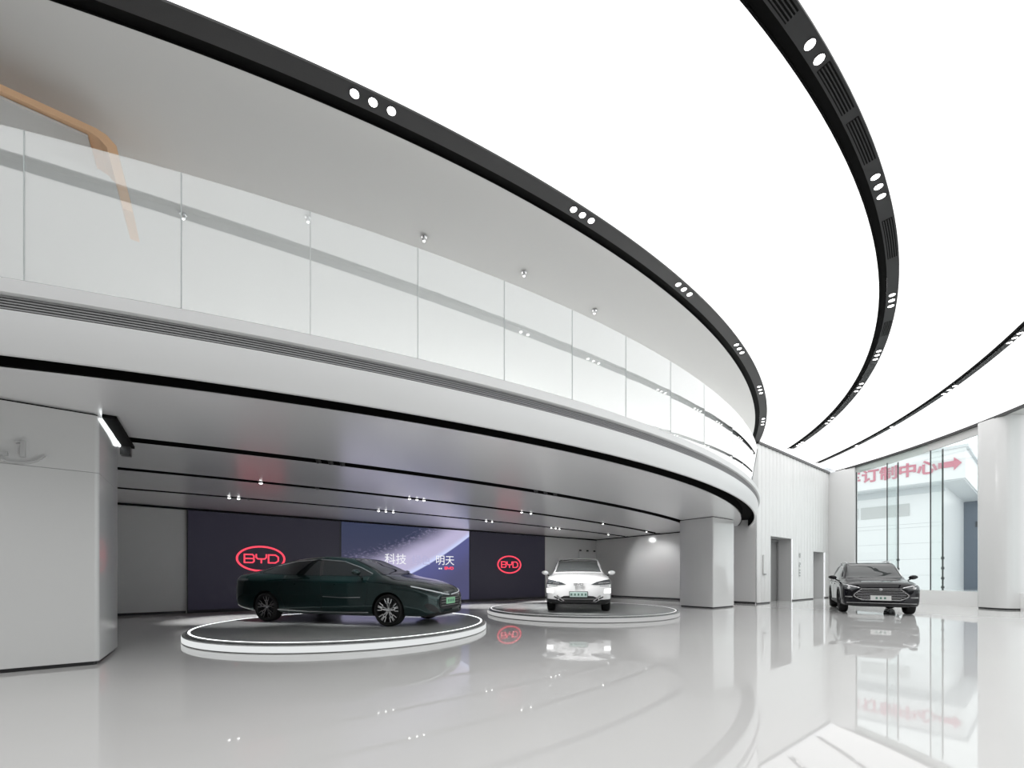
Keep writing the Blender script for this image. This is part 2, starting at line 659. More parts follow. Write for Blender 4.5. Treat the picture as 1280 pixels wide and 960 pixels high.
for b, (c, R, w) in enumerate(SL):
    m = MB()
    vs, fs = [], []
    for i in range(NSTEP + 1):
        s = S0 + (SE - S0) * i / NSTEP
        na, nb = lines[2 * b + 1](s) - 0.01, lines[2 * b + 2](s) + 0.01
        for n, z in ((na, ZS + 0.005), (nb, ZS + 0.005), (nb, ZS + 0.2), (na, ZS + 0.2)):
            vs.append((*W(s, n), z))
    for i in range(NSTEP):
        k = 4 * i
        fs += [(k + 1, k + 5, k + 6, k + 2), (k + 2, k + 6, k + 7, k + 3), (k + 3, k + 7, k + 4, k)]
    m.add(vs, fs)
    struct(m.build('trim_%d' % (6 + b), M_gap), ('black lamp slot in the soffit nearest the balcony edge',
           'middle black lamp slot in the soffit', 'black lamp slot in the soffit nearest the screens')[b], 'lamp slot')
m = MB()
m.snbox(S0, SE - 0.06, NB - 0.11, NB - 0.0, ZS - 0.055, ZS + 0.06)  # solid black strips stand in for the shade in the gap
m.snbox(SE - 0.05, SE, NE + 1.2, NB, ZS - 0.04, ZS + 0.02)
struct(m.build('trim_9', M_gap), 'black strip standing in for the shadow gap above the back wall', 'shadow gap')

# unseen fill lights added to brighten the mezzanine ceiling
for i, (ls, ln) in enumerate(((1.0, 13.6), (7.5, 13.4), (16.5, 13.2))):
    la = bpy.data.lights.new('mezzanine_fill_light', 'AREA')
    la.shape = 'RECTANGLE'
    la.size, la.size_y = 4.5, 2.0
    la.energy = UPPER_FILL * (0.6, 1.6, 3.0)[i]
    lo = bpy.data.objects.new('mezzanine_fill_light', la)
    COL.objects.link(lo)
    lo.location = (*W(ls, ln), ZC - 0.1)
    lo.rotation_euler = (0, 0, math.atan2(DY, DX))

# glass balustrade: one thing, each pane a part
bal = thing('balustrade', 'frameless whitened glass balustrade curving along the mezzanine edge', 'balustrade', (C1[0], C1[1], 4.17))
RG = 25.37
ZG0, ZG1 = 4.17, 5.70
seam_px = [-260, -110, 31, 227, 388, 522, 630, 715, 782, 838, 880, 915]
def glass_angle(u):
    d = Vector(((u - 640) / F, 1.0))
    cc = Vector(C1)
    A, B, Cc = d.dot(d), -2 * d.dot(cc), cc.dot(cc) - RG * RG
    t = (-B - math.sqrt(max(0, B * B - 4 * A * Cc))) / (2 * A)
    p = d * t
    return math.atan2(p.y - cc.y, p.x - cc.x)
angs = [a0] + [glass_angle(u) for u in seam_px] + [a1]
angs = [a for i, a in enumerate(angs) if i == 0 or a > angs[i - 1] + 1e-3]
for i in range(len(angs) - 1):
    g0, g1 = angs[i] + 0.0002, angs[i + 1] - 0.0002
    n = max(3, int((g1 - g0) / 0.01))
    m = MB()
    m.sweep(ring_path((0, 0), g0, g1, n), [(RG, 0), (RG + 0.012, 0), (RG + 0.012, ZG1 - ZG0), (RG, ZG1 - ZG0)])
    m.build('glass_pane', M_rail, bal, smooth=True)
for a in angs[1:-1]:
    m = MB()
    m.sweep(ring_path((0, 0), a - 0.00012, a + 0.00012, 1), [(RG, 0), (RG + 0.013, 0), (RG + 0.013, ZG1 - ZG0), (RG, ZG1 - ZG0)])
    m.build('joint', M_joint, bal)
m = MB()
m.sweep(ring_path((0, 0), a0, a1, 140), [(RG - 0.02, 0), (RG + 0.03, 0), (RG + 0.03, 0.02), (RG - 0.02, 0.02)])
m.build('base_channel', M_ventgrey, bal, smooth=True)

# wood-faced hood hung over the mezzanine at the far left
hs, hn = SN(-5.25, 5.145)
hood = thing('wooden_hood', 'pale wood ceiling hood with slotted bent-down end above the glass at upper left', 'ceiling hood',
             (*W(hs, hn + 0.6), 5.89))
def hood_prism(prof, n0, n1):
    m = MB()
    P = []
    for n in (n0, n1):
        for s, z in prof:
            x, y = W(s - hs * 0, n)
            P.append((x - hood.location.x, y - hood.location.y, z - 5.89))
    k = len(prof)
    m.add(P, [tuple(range(k))[::-1], tuple(range(k, 2 * k))] + [(i, (i + 1) % k, k + (i + 1) % k, k + i) for i in range(k)])
    return m
outer = [(hs - 5.0, 6.90), (hs, 6.90), (hs + 0.10, 6.875), (hs + 0.19, 6.79), (hs + 0.35, 6.02)]
inner = [(hs + 0.25, 6.02), (hs + 0.10, 6.72), (hs + 0.03, 6.79), (hs - 0.06, 6.82), (hs - 5.0, 6.82)]
hood_prism(outer + inner, hn, hn + 0.60).build('hood_shell', M_wood, hood)
hood_prism([(hs - 5.0, 6.815), (hs - 0.08, 6.815), (hs - 0.08, 6.78), (hs - 5.0, 6.78)], hn + 0.06, hn + 0.60).build('hood_shade_board', M_grey, hood)  # grey board paints the shade on the wooden underside
for q in range(4):
    n0 = hn + 0.10 + q * 0.12
    def sl(z):
        return hs + 0.19 + (6.79 - z) / 0.77 * 0.16
    hood_prism([(sl(6.70) + 0.003, 6.70), (sl(6.15) + 0.003, 6.15), (sl(6.15) - 0.02, 6.15), (sl(6.70) - 0.02, 6.70)],
               n0, n0 + 0.045).build('slot', M_woodslot, hood)

# ------------------------------------------------------------------ pillars
def rounded_rect(s0, s1, n0, n1, r, k=5):
    out = []
    for (cs, cn, st) in ((s1 - r, n1 - r, 0), (s0 + r, n1 - r, 90), (s0 + r, n0 + r, 180), (s1 - r, n0 + r, 270)):
        for i in range(k + 1):
            a = math.radians(st + 90 * i / k)
            out.append(W(cs + r * math.cos(a), cn + r * math.sin(a)))
    return out

def pillar(s0, s1, n0, n1, label, seams, top=ZS - 0.02):
    cs, cn = (s0 + s1) / 2, (n0 + n1) / 2
    x, y = W(cs, cn)
    t = thing('pillar', label, 'pillar', (x, y, 0))
    off = Vector((x, y))
    def rr(e, r):
        return [(p[0] - x, p[1] - y) for p in rounded_rect(s0 - e, s1 + e, n0 - e, n1 + e, r)]
    z0 = 0.05
    zs = [z0] + seams + [top]
    for a, b in zip(zs[:-1], zs[1:]):
        MB().prism(rr(0, 0.05), a + 0.003, b - 0.003).build('cladding_panel', M_panel, t, smooth=True)
    MB().prism(rr(-0.015, 0.04), z0, top).build('core', M_ventgrey, t, smooth=True)
    MB().prism(rr(-0.03, 0.04), 0, 0.055).build('plinth', M_base, t, smooth=True)
    MB().prism(rr(-0.03, 0.04), top - 0.005, ZS + 0.03).build('top_gap', M_gap, t, smooth=True)
    return t

pl = pillar(-6.5, -1.29, 8.09, 9.54, 'wide white pillar at the left bearing the raised L1 sign', [2.70])
pillar(15.44, 17.10, 8.02, 9.42, 'square white pillar in front of the grey side wall right of the white car', [])
# lit slot along the top edge of the left pillar's side
pls = thing('cove_light', 'thin glowing cove light at the top edge of the wide left pillar', 'light', (*W(-1.25, 8.8), ZS - 0.10))
def loc_sn(m, s0, s1, n0, n1, z0, z1, o):
    p = [W(s0, n0), W(s1, n0), W(s1, n1), W(s0, n1)]
    return m.prism([(a - o.location.x, b - o.location.y) for a, b in p], z0 - o.location.z, z1 - o.location.z)
loc_sn(MB(), -1.288, -1.26, 8.10, 9.60, ZS - 0.075, ZS - 0.05, pls).build('light_strip', M_strip, pls)
loc_sn(MB(), -1.25, -1.10, 8.02, 9.70, ZS - 0.05, ZS - 0.006, pls).build('housing', M_gap, pls)
loc_sn(MB(), -1.27, -1.14, 9.56, 9.72, ZS - 0.20, ZS - 0.05, pls).build('end_box', M_black, pls)

# raised L1 sign
lx, ly = W(-2.0, 8.09)
sign = thing('floor_sign', 'raised grey L1 floor sign with a curved underline on the wide left pillar', 'sign', (lx, ly, 2.72))
Ms = wall_matrix((0, 0, 0), (DX, DY))
def one_stroke(name, pts, w):
    MB().ribbon(pts, w, 0.05, Ms).build(name, M_lettergrey, sign)
one_stroke('letter', [(-0.30, 0.30), (-0.30, 0.10), (-0.12, 0.10)], 0.05)
MB().ribbon([(0.01, 0.30), (0.01, 0.08)], 0.042, 0.05, Ms).ribbon([(-0.055, 0.265), (0.0, 0.285)], 0.03, 0.05, Ms).build('digit', M_lettergrey, sign)
one_stroke('underline', [(0.30 * math.sin(math.radians(a)) - 0.05, 0.30 - 0.30 * math.cos(math.radians(a)) - 0.005) for a in range(-62, 63, 6)], 0.02)

# column by the facade
m = MB()
def rrect(x0, x1, y0, y1, r, k=6):
    out = []
    for (cx, cy, st) in ((x1 - r, y1 - r, 0), (x0 + r, y1 - r, 90), (x0 + r, y0 + r, 180), (x1 - r, y0 + r, 270)):
        for i in range(k + 1):
            a = math.radians(st + 90 * i / k)
            out.append((cx + r * math.cos(a), cy + r * math.sin(a)))
    return out
colm = thing('column', 'tall white column with rounded corners at the right edge by the glass facade', 'column', (18.75, 15.4, 0))
MB().prism([(x - 18.75, y - 15.4) for x, y in rrect(18.0, 19.5, 14.9, 15.95, 0.32)], 0.06, ZC - 0.03).build('shaft', M_panel, colm, smooth=True)
MB().prism([(x - 18.75, y - 15.4) for x, y in rrect(18.02, 19.48, 14.92, 15.93, 0.30)], 0, 0.062).build('plinth', M_base, colm, smooth=True)

# ------------------------------------------------------------------ glass facade
XG = 18.62
M_sill = mat('white_sill', (0.88, 0.88, 0.875), 0.12)
sill = MB()
sill.prism([(XG - 0.05, 15.95), (XG + 1.2, 15.95), (XG + 1.2, 22.2), (XG - 0.05, 22.2)], 0, 0.62)
sill.prism([(XG - 0.05, -9), (XG + 1.2, -9), (XG + 1.2, 14.9), (XG - 0.05, 14.9)], 0, 0.62)
struct(sill.build('window_sill', M_sill), 'low white sill under the glass facade', 'sill')
joints = [22.05, 20.25, 18.15, 16.05]
win = MB()
for a, b in zip(joints[:-1], joints[1:]):
    win.box((XG + 0.01, (a + b) / 2, (0.62 + ZC) / 2), (0.02, a - b - 0.012, ZC - 0.62))
win.box((XG + 0.01, (16.05 + 15.95) / 2, (0.62 + ZC) / 2), (0.02, 0.10, ZC - 0.62))
wo = struct(win.build('window_1', M_glass), 'tall frameless glass facade', 'window')
for j in joints[:-1]:
    MB().box((XG, j, (0.62 + 6.85) / 2), (0.03, 0.03, 6.85 - 0.62)).build('joint', M_mull, wo)
for j in joints[1:]:
    if j < 17: continue
    MB().box((XG + 0.28, j, (0.62 + 6.85) / 2), (0.50, 0.02, 6.85 - 0.62)).build('glass_fin', M_fin, wo)
    MB().box((XG + 0.54, j, (0.62 + 6.9) / 2), (0.03, 0.05, 6.9 - 0.62)).build('fin_edge', M_mull, wo)
    mm = MB()
    for z in (0.75, 1.15, 1.6, 2.05):
        mm.box((XG + 0.54, j, z), (0.06, 0.09, 0.10))
    mm.build('fin_bracket', M_mull, wo)
win = MB()
win.box((XG + 0.01, 2.9, (0.62 + ZC) / 2), (0.02, 23.8, ZC - 0.62))
struct(win.build('window_2', M_glass), 'glass facade beyond the right column', 'window')

# ------------------------------------------------------------------ building across the forecourt
M_bwhite = mat('facade_white', (0.80, 0.81, 0.82), 0.4)
M_bpanel = mat('facade_panel', (0.82, 0.83, 0.84), 0.35)
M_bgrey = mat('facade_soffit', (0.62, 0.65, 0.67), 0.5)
M_blue = mat('slate_blue_door', (0.105, 0.135, 0.18), 0.4)
M_bwin = mat('band_window', (0.55, 0.56, 0.56), 0.3)
M_pink = mat('faded_red_sign', (0.58, 0.22, 0.28), 0.5)
M_line = mat('panel_joint', (0.55, 0.57, 0.58), 0.6)
OX, OY = 33.35, 30.0
AX = (-0.604, 0.797)      # along the sign fascia, away from its corner
BX = (0.797, 0.604)       # receding
def BQ(a, b):
    return (OX + AX[0] * a + BX[0] * b, OY + AX[1] * a + BX[1] * b)
bld = thing('building', 'white panelled building across the forecourt seen through the glass', 'building', (OX, OY, 0))
def bpr(m, a0, a1, b0, b1, z0, z1):
    P = [BQ(a0, b0), BQ(a1, b0), BQ(a1, b1), BQ(a0, b1)]
    return m.prism([(x - OX, y - OY) for x, y in P], z0, z1)
bpr(MB(), 0, 22, 0, 16, 8.5, 10.75).build('canopy', M_bwhite, bld)
bpr(MB(), -0.15, 22, -0.15, 16.15, 10.75, 10.95).build('coping', M_bgrey, bld)
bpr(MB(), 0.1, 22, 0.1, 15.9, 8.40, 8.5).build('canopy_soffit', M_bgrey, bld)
bpr(MB(), 1.3, 22, 1.5, 15, 0, 8.4).build('wall', M_bpanel, bld)
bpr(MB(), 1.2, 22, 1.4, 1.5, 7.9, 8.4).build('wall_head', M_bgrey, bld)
for q in range(3):
    bpr(MB(), 3.2 + q * 3.3, 6.3 + q * 3.3, 1.44, 1.52, 6.2, 7.2).build('band_window', M_bwin, bld)
mj = MB()
for z in (1.3, 2.6, 3.9, 5.2, 5.5):
    bpr(mj, 1.3, 22, 1.49, 1.51, z, z + 0.03)
for a in (4.0, 7.0, 10.0, 13.0):
    bpr(mj, a, a + 0.03, 1.49, 1.51, 0, 8.0)
mj.build('panel_joints', M_line, bld)
bpr(MB(), -6.0, 1.3, 14, 14.2, 0, 8.4).build('slate_panel', M_blue, bld)
pd = bld
mq = MB()
x, y = BQ(0.1, 13.95)
for z in (6.0, 6.18, 6.36):
    mq.box((x - OX, y - OY, z), (0.9, 0.05, 0.10), rz=math.atan2(AX[1], AX[0]))
mq.build('panel_mark', M_gap, bld)
bpr(MB(), 0.0, 0.6, 8.6, 9.0, 8.8, 10.2).build('side_slot', M_bwin, bld)
# the faded red sign on the canopy face
fr = (-AX[0], -AX[1])
for ch, a in (('心', 2.0), ('中', 3.1), ('制', 4.22), ('订', 5.38), ('车', 6.55)):
    x, y = BQ(a, -0.03)
    text_part('sign_character', ch, 1.14, 0.05, wall_matrix((x - OX, y - OY, 9.58), fr), M_pink, bld, bold=0.03)
x, y = BQ(0.78, -0.03)
Ma = wall_matrix((x - OX, y - OY, 9.62), fr)
arrow = MB()
pts = [(-0.62, -0.2), (0.2, -0.2), (0.2, -0.46), (0.60, 0.02), (0.2, 0.50), (0.2, 0.22), (-0.62, 0.22)]
arrow.add([Ma @ Vector((p[0], p[1], z)) for z in (-0.02, 0.04) for p in pts],
          [tuple(range(7)), tuple(range(13, 6, -1))] + [(i, (i + 1) % 7, 7 + (i + 1) % 7, 7 + i) for i in range(7)])
arrow.build('sign_arrow', M_pink, bld)

# ------------------------------------------------------------------ screens on the back wall
def screen_mat():
    m = bpy.data.materials.new('video_screen')
    m.use_nodes = True
    nt = m.node_tree
    nt.nodes.clear()
    N = nt.nodes.new
    tc = N('ShaderNodeTexCoord')
    sp = N('ShaderNodeSeparateXYZ')
    nt.links.new(tc.outputs['Generated'], sp.inputs[0])

    def math_(op, a, b=None, clamp=False):
        n = N('ShaderNodeMath')
        n.operation = op
        n.use_clamp = clamp
        for i, q in enumerate((a, b)):
            if q is None: continue
            if isinstance(q, (int, float)): n.inputs[i].default_value = q
            else: nt.links.new(q, n.inputs[i])
        return n.outputs[0]

    def smooth(v, e0, e1):
        n = N('ShaderNodeMapRange')
        n.interpolation_type = 'SMOOTHSTEP'
        n.inputs['From Min'].default_value = e0
        n.inputs['From Max'].default_value = e1
        nt.links.new(v, n.inputs['Value'])
        return n.outputs['Result']

    def mix(f, a, b):
        n = N('ShaderNodeMix')
        n.data_type = 'RGBA'
        nt.links.new(f, n.inputs[0])
        for i, q in ((6, a), (7, b)):
            if isinstance(q, tuple): n.inputs[i].default_value = (*q, 1)
            else: nt.links.new(q, n.inputs[i])
        return n.outputs[2]
    X, Z = sp.outputs[0], sp.outputs[2]
    nz = N('ShaderNodeTexNoise')
    nz.inputs['Scale'].default_value = 3.0
    nz.inputs['Detail'].default_value = 6
    nt.links.new(tc.outputs['Generated'], nz.inputs['Vector'])
    fine = N('ShaderNodeTexNoise')
    fine.inputs['Scale'].default_value = 38.0
    fine.inputs['Detail'].default_value = 3
    nt.links.new(tc.outputs['Generated'], fine.inputs['Vector'])
    # limb of the planet: bright band running up to the right, sharp lower edge, soft upper edge
    ux = math_('SUBTRACT', X, 0.48)
    edge_z = math_('ADD', math_('ADD', math_('MULTIPLY', ux, 0.84), 0.36), math_('MULTIPLY', math_('MULTIPLY', ux, ux), 0.46))
    limb = math_('SUBTRACT', edge_z, Z)                    # >0 below the limb
    d = math_('MULTIPLY', limb, -1.0)                      # height above the limb
    below = smooth(limb, -0.01, 0.012)
    dn = math_('ADD', d, math_('MULTIPLY', math_('SUBTRACT', nz.outputs['Fac'], 0.5), 0.16))
    fade = smooth(dn, 0.52, 0.20)
    # land texture along the fade
    band = math_('MULTIPLY', smooth(dn, 0.28, 0.42), smooth(dn, 0.60, 0.46))
    tex = math_('MULTIPLY', math_('MULTIPLY', band, smooth(fine.outputs['Fac'], 0.50, 0.64)), 0.45)
    sky = mix(smooth(Z, 0.2, 1.0), (0.040, 0.038, 0.085), (0.030, 0.038, 0.085))
    lit = mix(smooth(d, 0.0, 0.10), (0.60, 0.66, 0.95), (0.50, 0.46, 0.66))
    up = mix(fade, sky, lit)
    up2 = mix(tex, up, (0.30, 0.27, 0.42))
    low = mix(smooth(limb, 0.0, 0.5), (0.095, 0.10, 0.27), (0.075, 0.075, 0.17))
    col = mix(below, up2, low)
    e = N('ShaderNodeEmission')
    e.inputs[1].default_value = 1.0
    nt.links.new(col, e.inputs[0])
    gl = N('ShaderNodeBsdfGlossy')
    gl.inputs['Roughness'].default_value = 0.4
    gl.inputs[0].default_value = (0.03, 0.03, 0.03, 1)
    ad = N('ShaderNodeAddShader')
    nt.links.new(e.outputs[0], ad.inputs[0])
    nt.links.new(gl.outputs[0], ad.inputs[1])
    o = N('ShaderNodeOutputMaterial')
    nt.links.new(ad.outputs[0], o.inputs[0])
    return m


M_screen = screen_mat()
M_navy = mat('navy_screen', (0.008, 0.008, 0.013), 0.5, emit=0.55, ecol=(0.0185, 0.0165, 0.030))
M_scrtext = emission('screen_text', (0.95, 0.96, 1.0), 0.95)
M_frame = mat('screen_frame', (0.01, 0.01, 0.012), 0.4)
YAW = math.atan2(DY, DX)


def screen(s0, s1, material, label):
    w, z0, z1 = s1 - s0, 0.10, 3.46
    s0, s1 = s0 - 2.37, s1 - 2.37
    x, y = W((s0 + s1) / 2, NB)
    t = thing('screen', label, 'screen', (x, y, 0), YAW, 'screens on the back wall')
    MB().box((0, -0.06, (z0 + z1) / 2), (w - 0.07, 0.10, z1 - z0)).build('display', material, t)
    m = MB()
    m.box((0, -0.05, 0.05), (w - 0.004, 0.09, 0.10))
    m.box((-w / 2 + 0.016, -0.05, (z0 + z1) / 2), (0.03, 0.11, z1 - z0))
    m.box((w / 2 - 0.016, -0.05, (z0 + z1) / 2), (0.03, 0.11, z1 - z0))
    m.build('frame', M_frame, t)
    return t


def lettering(t, cx, cz, h, w, material, depth_y, stroke, name='letter', depth=0.02):
    """the three outlined letters B Y D, squared and open as on the wall"""
    M = Matrix(((1, 0, 0, 0), (0, 0, -1, depth_y), (0, 1, 0, 0), (0, 0, 0, 1)))
    lw, gap = w * 0.29, w * 0.065
    x = cx - w / 2
    b, tz, mz = cz - h / 2, cz + h / 2, cz
    r = h * 0.16
    B = MB()
    B.ribbon([(x, b), (x + lw - r, b), (x + lw, b + r), (x + lw, mz - r * 0.6), (x + lw - r * 0.6, mz), (x + lw, mz + r * 0.6),
              (x + lw, tz - r), (x + lw - r, tz), (x, tz)], stroke, depth, M)
    B.ribbon([(x, mz), (x + lw - r * 0.7, mz)], stroke, depth, M)
    B.ribbon([(x + stroke / 2, b + stroke * 0.2), (x + stroke / 2, tz - stroke * 0.2)], stroke, depth, M)
    B.build(name, material, t)
    x += lw + gap
    Y = MB()
    Y.ribbon([(x, tz + stroke / 2), (x, mz + r), (x + r, mz - 0.02 * h), (x + lw - r, mz - 0.02 * h), (x + lw, mz + r), (x + lw, tz + stroke / 2)], stroke, depth, M)
    Y.ribbon([(x + lw / 2, mz - 0.02 * h), (x + lw / 2, b - stroke / 2)], stroke, depth, M)
    Y.build(name, material, t)
    x += lw + gap
    D = MB()
    D.ribbon([(x, b), (x + lw - 2 * r, b), (x + lw, b + 1.6 * r), (x + lw, tz - 1.6 * r), (x + lw - 2 * r, tz), (x, tz)], stroke, depth, M, closed=True)
    D.build(name, material, t)


def neon_logo(s, z, label):
    x, y = W(s - 2.37, NB - 0.115)
    t = thing('logo_sign', label, 'logo', (x, y, z - 0.45), YAW, 'red oval logos on the dark screens')
    M = Matrix(((1, 0, 0, 0), (0, 0, -1, -0.012), (0, 1, 0, 0), (0, 0, 0, 1)))
    o = MB()
    o.ribbon([(0.74 * math.cos(2 * PI * i / 48), 0.45 + 0.44 * math.sin(2 * PI * i / 48)) for i in range(48)], 0.062, 0.03, M, closed=True)
    o.build('oval_ring', M_red, t)
    lettering(t, 0, 0.45, 0.29, 1.08, M_red, -0.012, 0.046, depth=0.03)
    return t


screen(1.68, 6.56, M_navy, 'plain dark navy wall screen behind the dark green sedan, left of the picture screen')
pic = screen(6.56, 12.60, M_screen, 'glowing picture screen showing a planet limb and white characters behind the green sedan')
screen(12.60, 17.50, M_navy, 'plain dark navy wall screen between the picture screen and the white car')
neon_logo(3.81, 1.88, 'glowing red oval logo half hidden behind the rear of the green sedan')
neon_logo(15.0, 1.85, 'glowing red oval logo on the dark screen left of the white car')
Mt = Matrix(((1, 0, 0, 0), (0, 0, -1, -0.115), (0, 1, 0, 0), (0, 0, 0, 1)))
def scr_x(s):
    return s - (6.56 + 12.60) / 2
for txt, s, zz, size in (('科技', 8.85, 1.96, 0.50), ('绿色', 10.05, 1.94, 0.46), ('明天', 11.25, 1.96, 0.50)):
    text_part('screen_text', txt, size, 0.006, Matrix.Translation((scr_x(s), 0, zz)) @ Mt, M_scrtext if txt != '绿色' else emission('screen_text_pale', (0.50, 0.49, 0.72), 0.95), pic, bold=0.0)
lettering(pic, scr_x(11.45), 1.62, 0.10, 0.46, M_red, -0.115, 0.035, 'screen_letter', 0.006)
mm = MB()
for q in range(2):
    mm.box((scr_x(10.95) + q * 0.10, -0.117, 1.60), (0.07, 0.006, 0.06))
mm.build('screen_mark', M_scrtext, pic)

# panel hung on the grey wall behind the white car
x, y = W(21.0 - 2.2, NB - 0.07)
x, y = W(18.62, NB - 0.05)
bd = thing('wall_board', 'plain grey board hung by three dark clips behind the white car', 'board', (x, y, 0.4), YAW)
MB().box((0, 0, 1.18), (1.5, 0.06, 2.36)).build('board', M_panel, bd, bevel=0.01)
for q in (-0.62, 0, 0.62):
    MB().box((q, -0.01, 2.40), (0.10, 0.09, 0.08)).build('clip', M_base, bd)

# ------------------------------------------------------------------ turntables
M_tabletop = mat('turntable_top', (0.33, 0.34, 0.335), 0.25, noise=0.04)
M_tableside = mat('turntable_side', (0.55, 0.56, 0.56), 0.3)


def turntable(x, y, label, strip, edge_m):
    t = thing('turntable', label, 'turntable', (x, y, 0), 0, 'round car turntables')
    MB().lathe([(0.01, 0.0), (3.06, 0.0), (3.06, 0.008), (3.13, 0.010), (3.15, 0.012), (3.15, 0.125), (3.13, 0.132), (3.08, 0.134), (0.01, 0.134)], 128).build('base', M_tableside, t, smooth=True)
    MB().lathe([(3.150, 0.018), (3.158, 0.020), (3.158, 0.118), (3.150, 0.120)], 128).build('edge_light', edge_m, t, smooth=True)
    MB().lathe([(0.01, 0.134), (3.04, 0.134), (3.04, 0.145), (3.10, 0.15), (3.10, 0.166), (3.09, 0.17), (0.01, 0.17)], 128).build('disc', M_tabletop, t, smooth=True)
    MB().lathe([(3.025, 0.1698), (3.025, 0.171), (3.060, 0.171), (3.060, 0.1698)], 128).build('ring_light', strip, t, smooth=True)
    return t


TT = 0.1712
turntable(-3.78, 9.67, 'round turntable with bright glowing rim under the dark green sedan', M_strip, M_edge)
turntable(2.33, 13.95, 'round turntable with glowing rim under the white car', M_strip2, M_edge2)

# ------------------------------------------------------------------ cars
M_tire = mat('tyre_rubber', (0.012, 0.012, 0.012), 0.7, spec=0.3)
M_arch = mat('wheel_arch_lining', (0.006, 0.006, 0.006), 0.8, spec=0.1)
M_carglass = mat('tinted_car_glass', (0.012, 0.014, 0.015), 0.03, spec=0.6)
M_carglass2 = mat('pale_car_glass', (0.06, 0.065, 0.065), 0.03, spec=0.8)
M_lampglass = mat('headlamp_glass', (0.06, 0.065, 0.07), 0.06, spec=0.8)
M_lamplit = emission('daytime_lamp', (1, 1, 1), 2.2)
M_barglow = emission('chrome_bar_glow', (0.9, 0.97, 1.0), 0.55)  # glow put into the sedan's chrome bar to mimic its white glint
M_rimdark = mat('dark_wheel_dish', (0.03, 0.03, 0.031), 0.4, metal=0.5)
M_plateg = mat('green_plate', (0.30, 0.62, 0.38), 0.5, emit=0.12, ecol=(0.3, 0.62, 0.38))
M_platew = mat('pale_green_plate', (0.55, 0.68, 0.64), 0.5)
M_platemark = mat('plate_mark', (0.10, 0.20, 0.16), 0.6)
M_seam = mat('panel_gap', (0.004, 0.004, 0.004), 0.7)
M_plastic = mat('black_plastic', (0.014, 0.014, 0.015), 0.45)


def pchip(xs, ys):
    n = len(xs)
    h = [xs[i + 1] - xs[i] for i in range(n - 1)]
    d = [(ys[i + 1] - ys[i]) / h[i] for i in range(n - 1)]
    m = [d[0]] + [0.0] * (n - 2) + [d[-1]]
    for i in range(1, n - 1):
        if d[i - 1] * d[i] > 0:
            w1, w2 = 2 * h[i] + h[i - 1], h[i] + 2 * h[i - 1]
            m[i] = (w1 + w2) / (w1 / d[i - 1] + w2 / d[i])

    def f(x):
        i = 0
        while i < n - 2 and x > xs[i + 1]:
            i += 1
        t = min(1, max(0, (x - xs[i]) / h[i]))
        return (ys[i] * (1 + 2 * t) * (1 - t) ** 2 + m[i] * h[i] * t * (1 - t) ** 2 + ys[i + 1] * t * t * (3 - 2 * t) + m[i + 1] * h[i] * t * t * (t - 1))
    return f


def catmull(P, sub):
    """smooth a 2D half section; P from bottom centre to top centre, P[0], P[-1] on the mirror plane"""
    Q = [Vector((-P[1].x, P[1].y))] + P + [Vector((-P[-2].x, P[-2].y))]
    out = []
    for i in range(1, len(Q) - 2):
        a, b, c, d = Q[i - 1], Q[i], Q[i + 1], Q[i + 2]
        for k in range(sub):
            t = k / sub
            tens = 0.42
            m1, m2 = (c - a) * tens, (d - b) * tens
            p = b * (1 + 2 * t) * (1 - t) ** 2 + m1 * t * (1 - t) ** 2 + c * t * t * (3 - 2 * t) + m2 * t * t * (t - 1)
            p.x = max(p.x, 0)
            out.append(p)
    out.append(P[-1].copy())
    return out


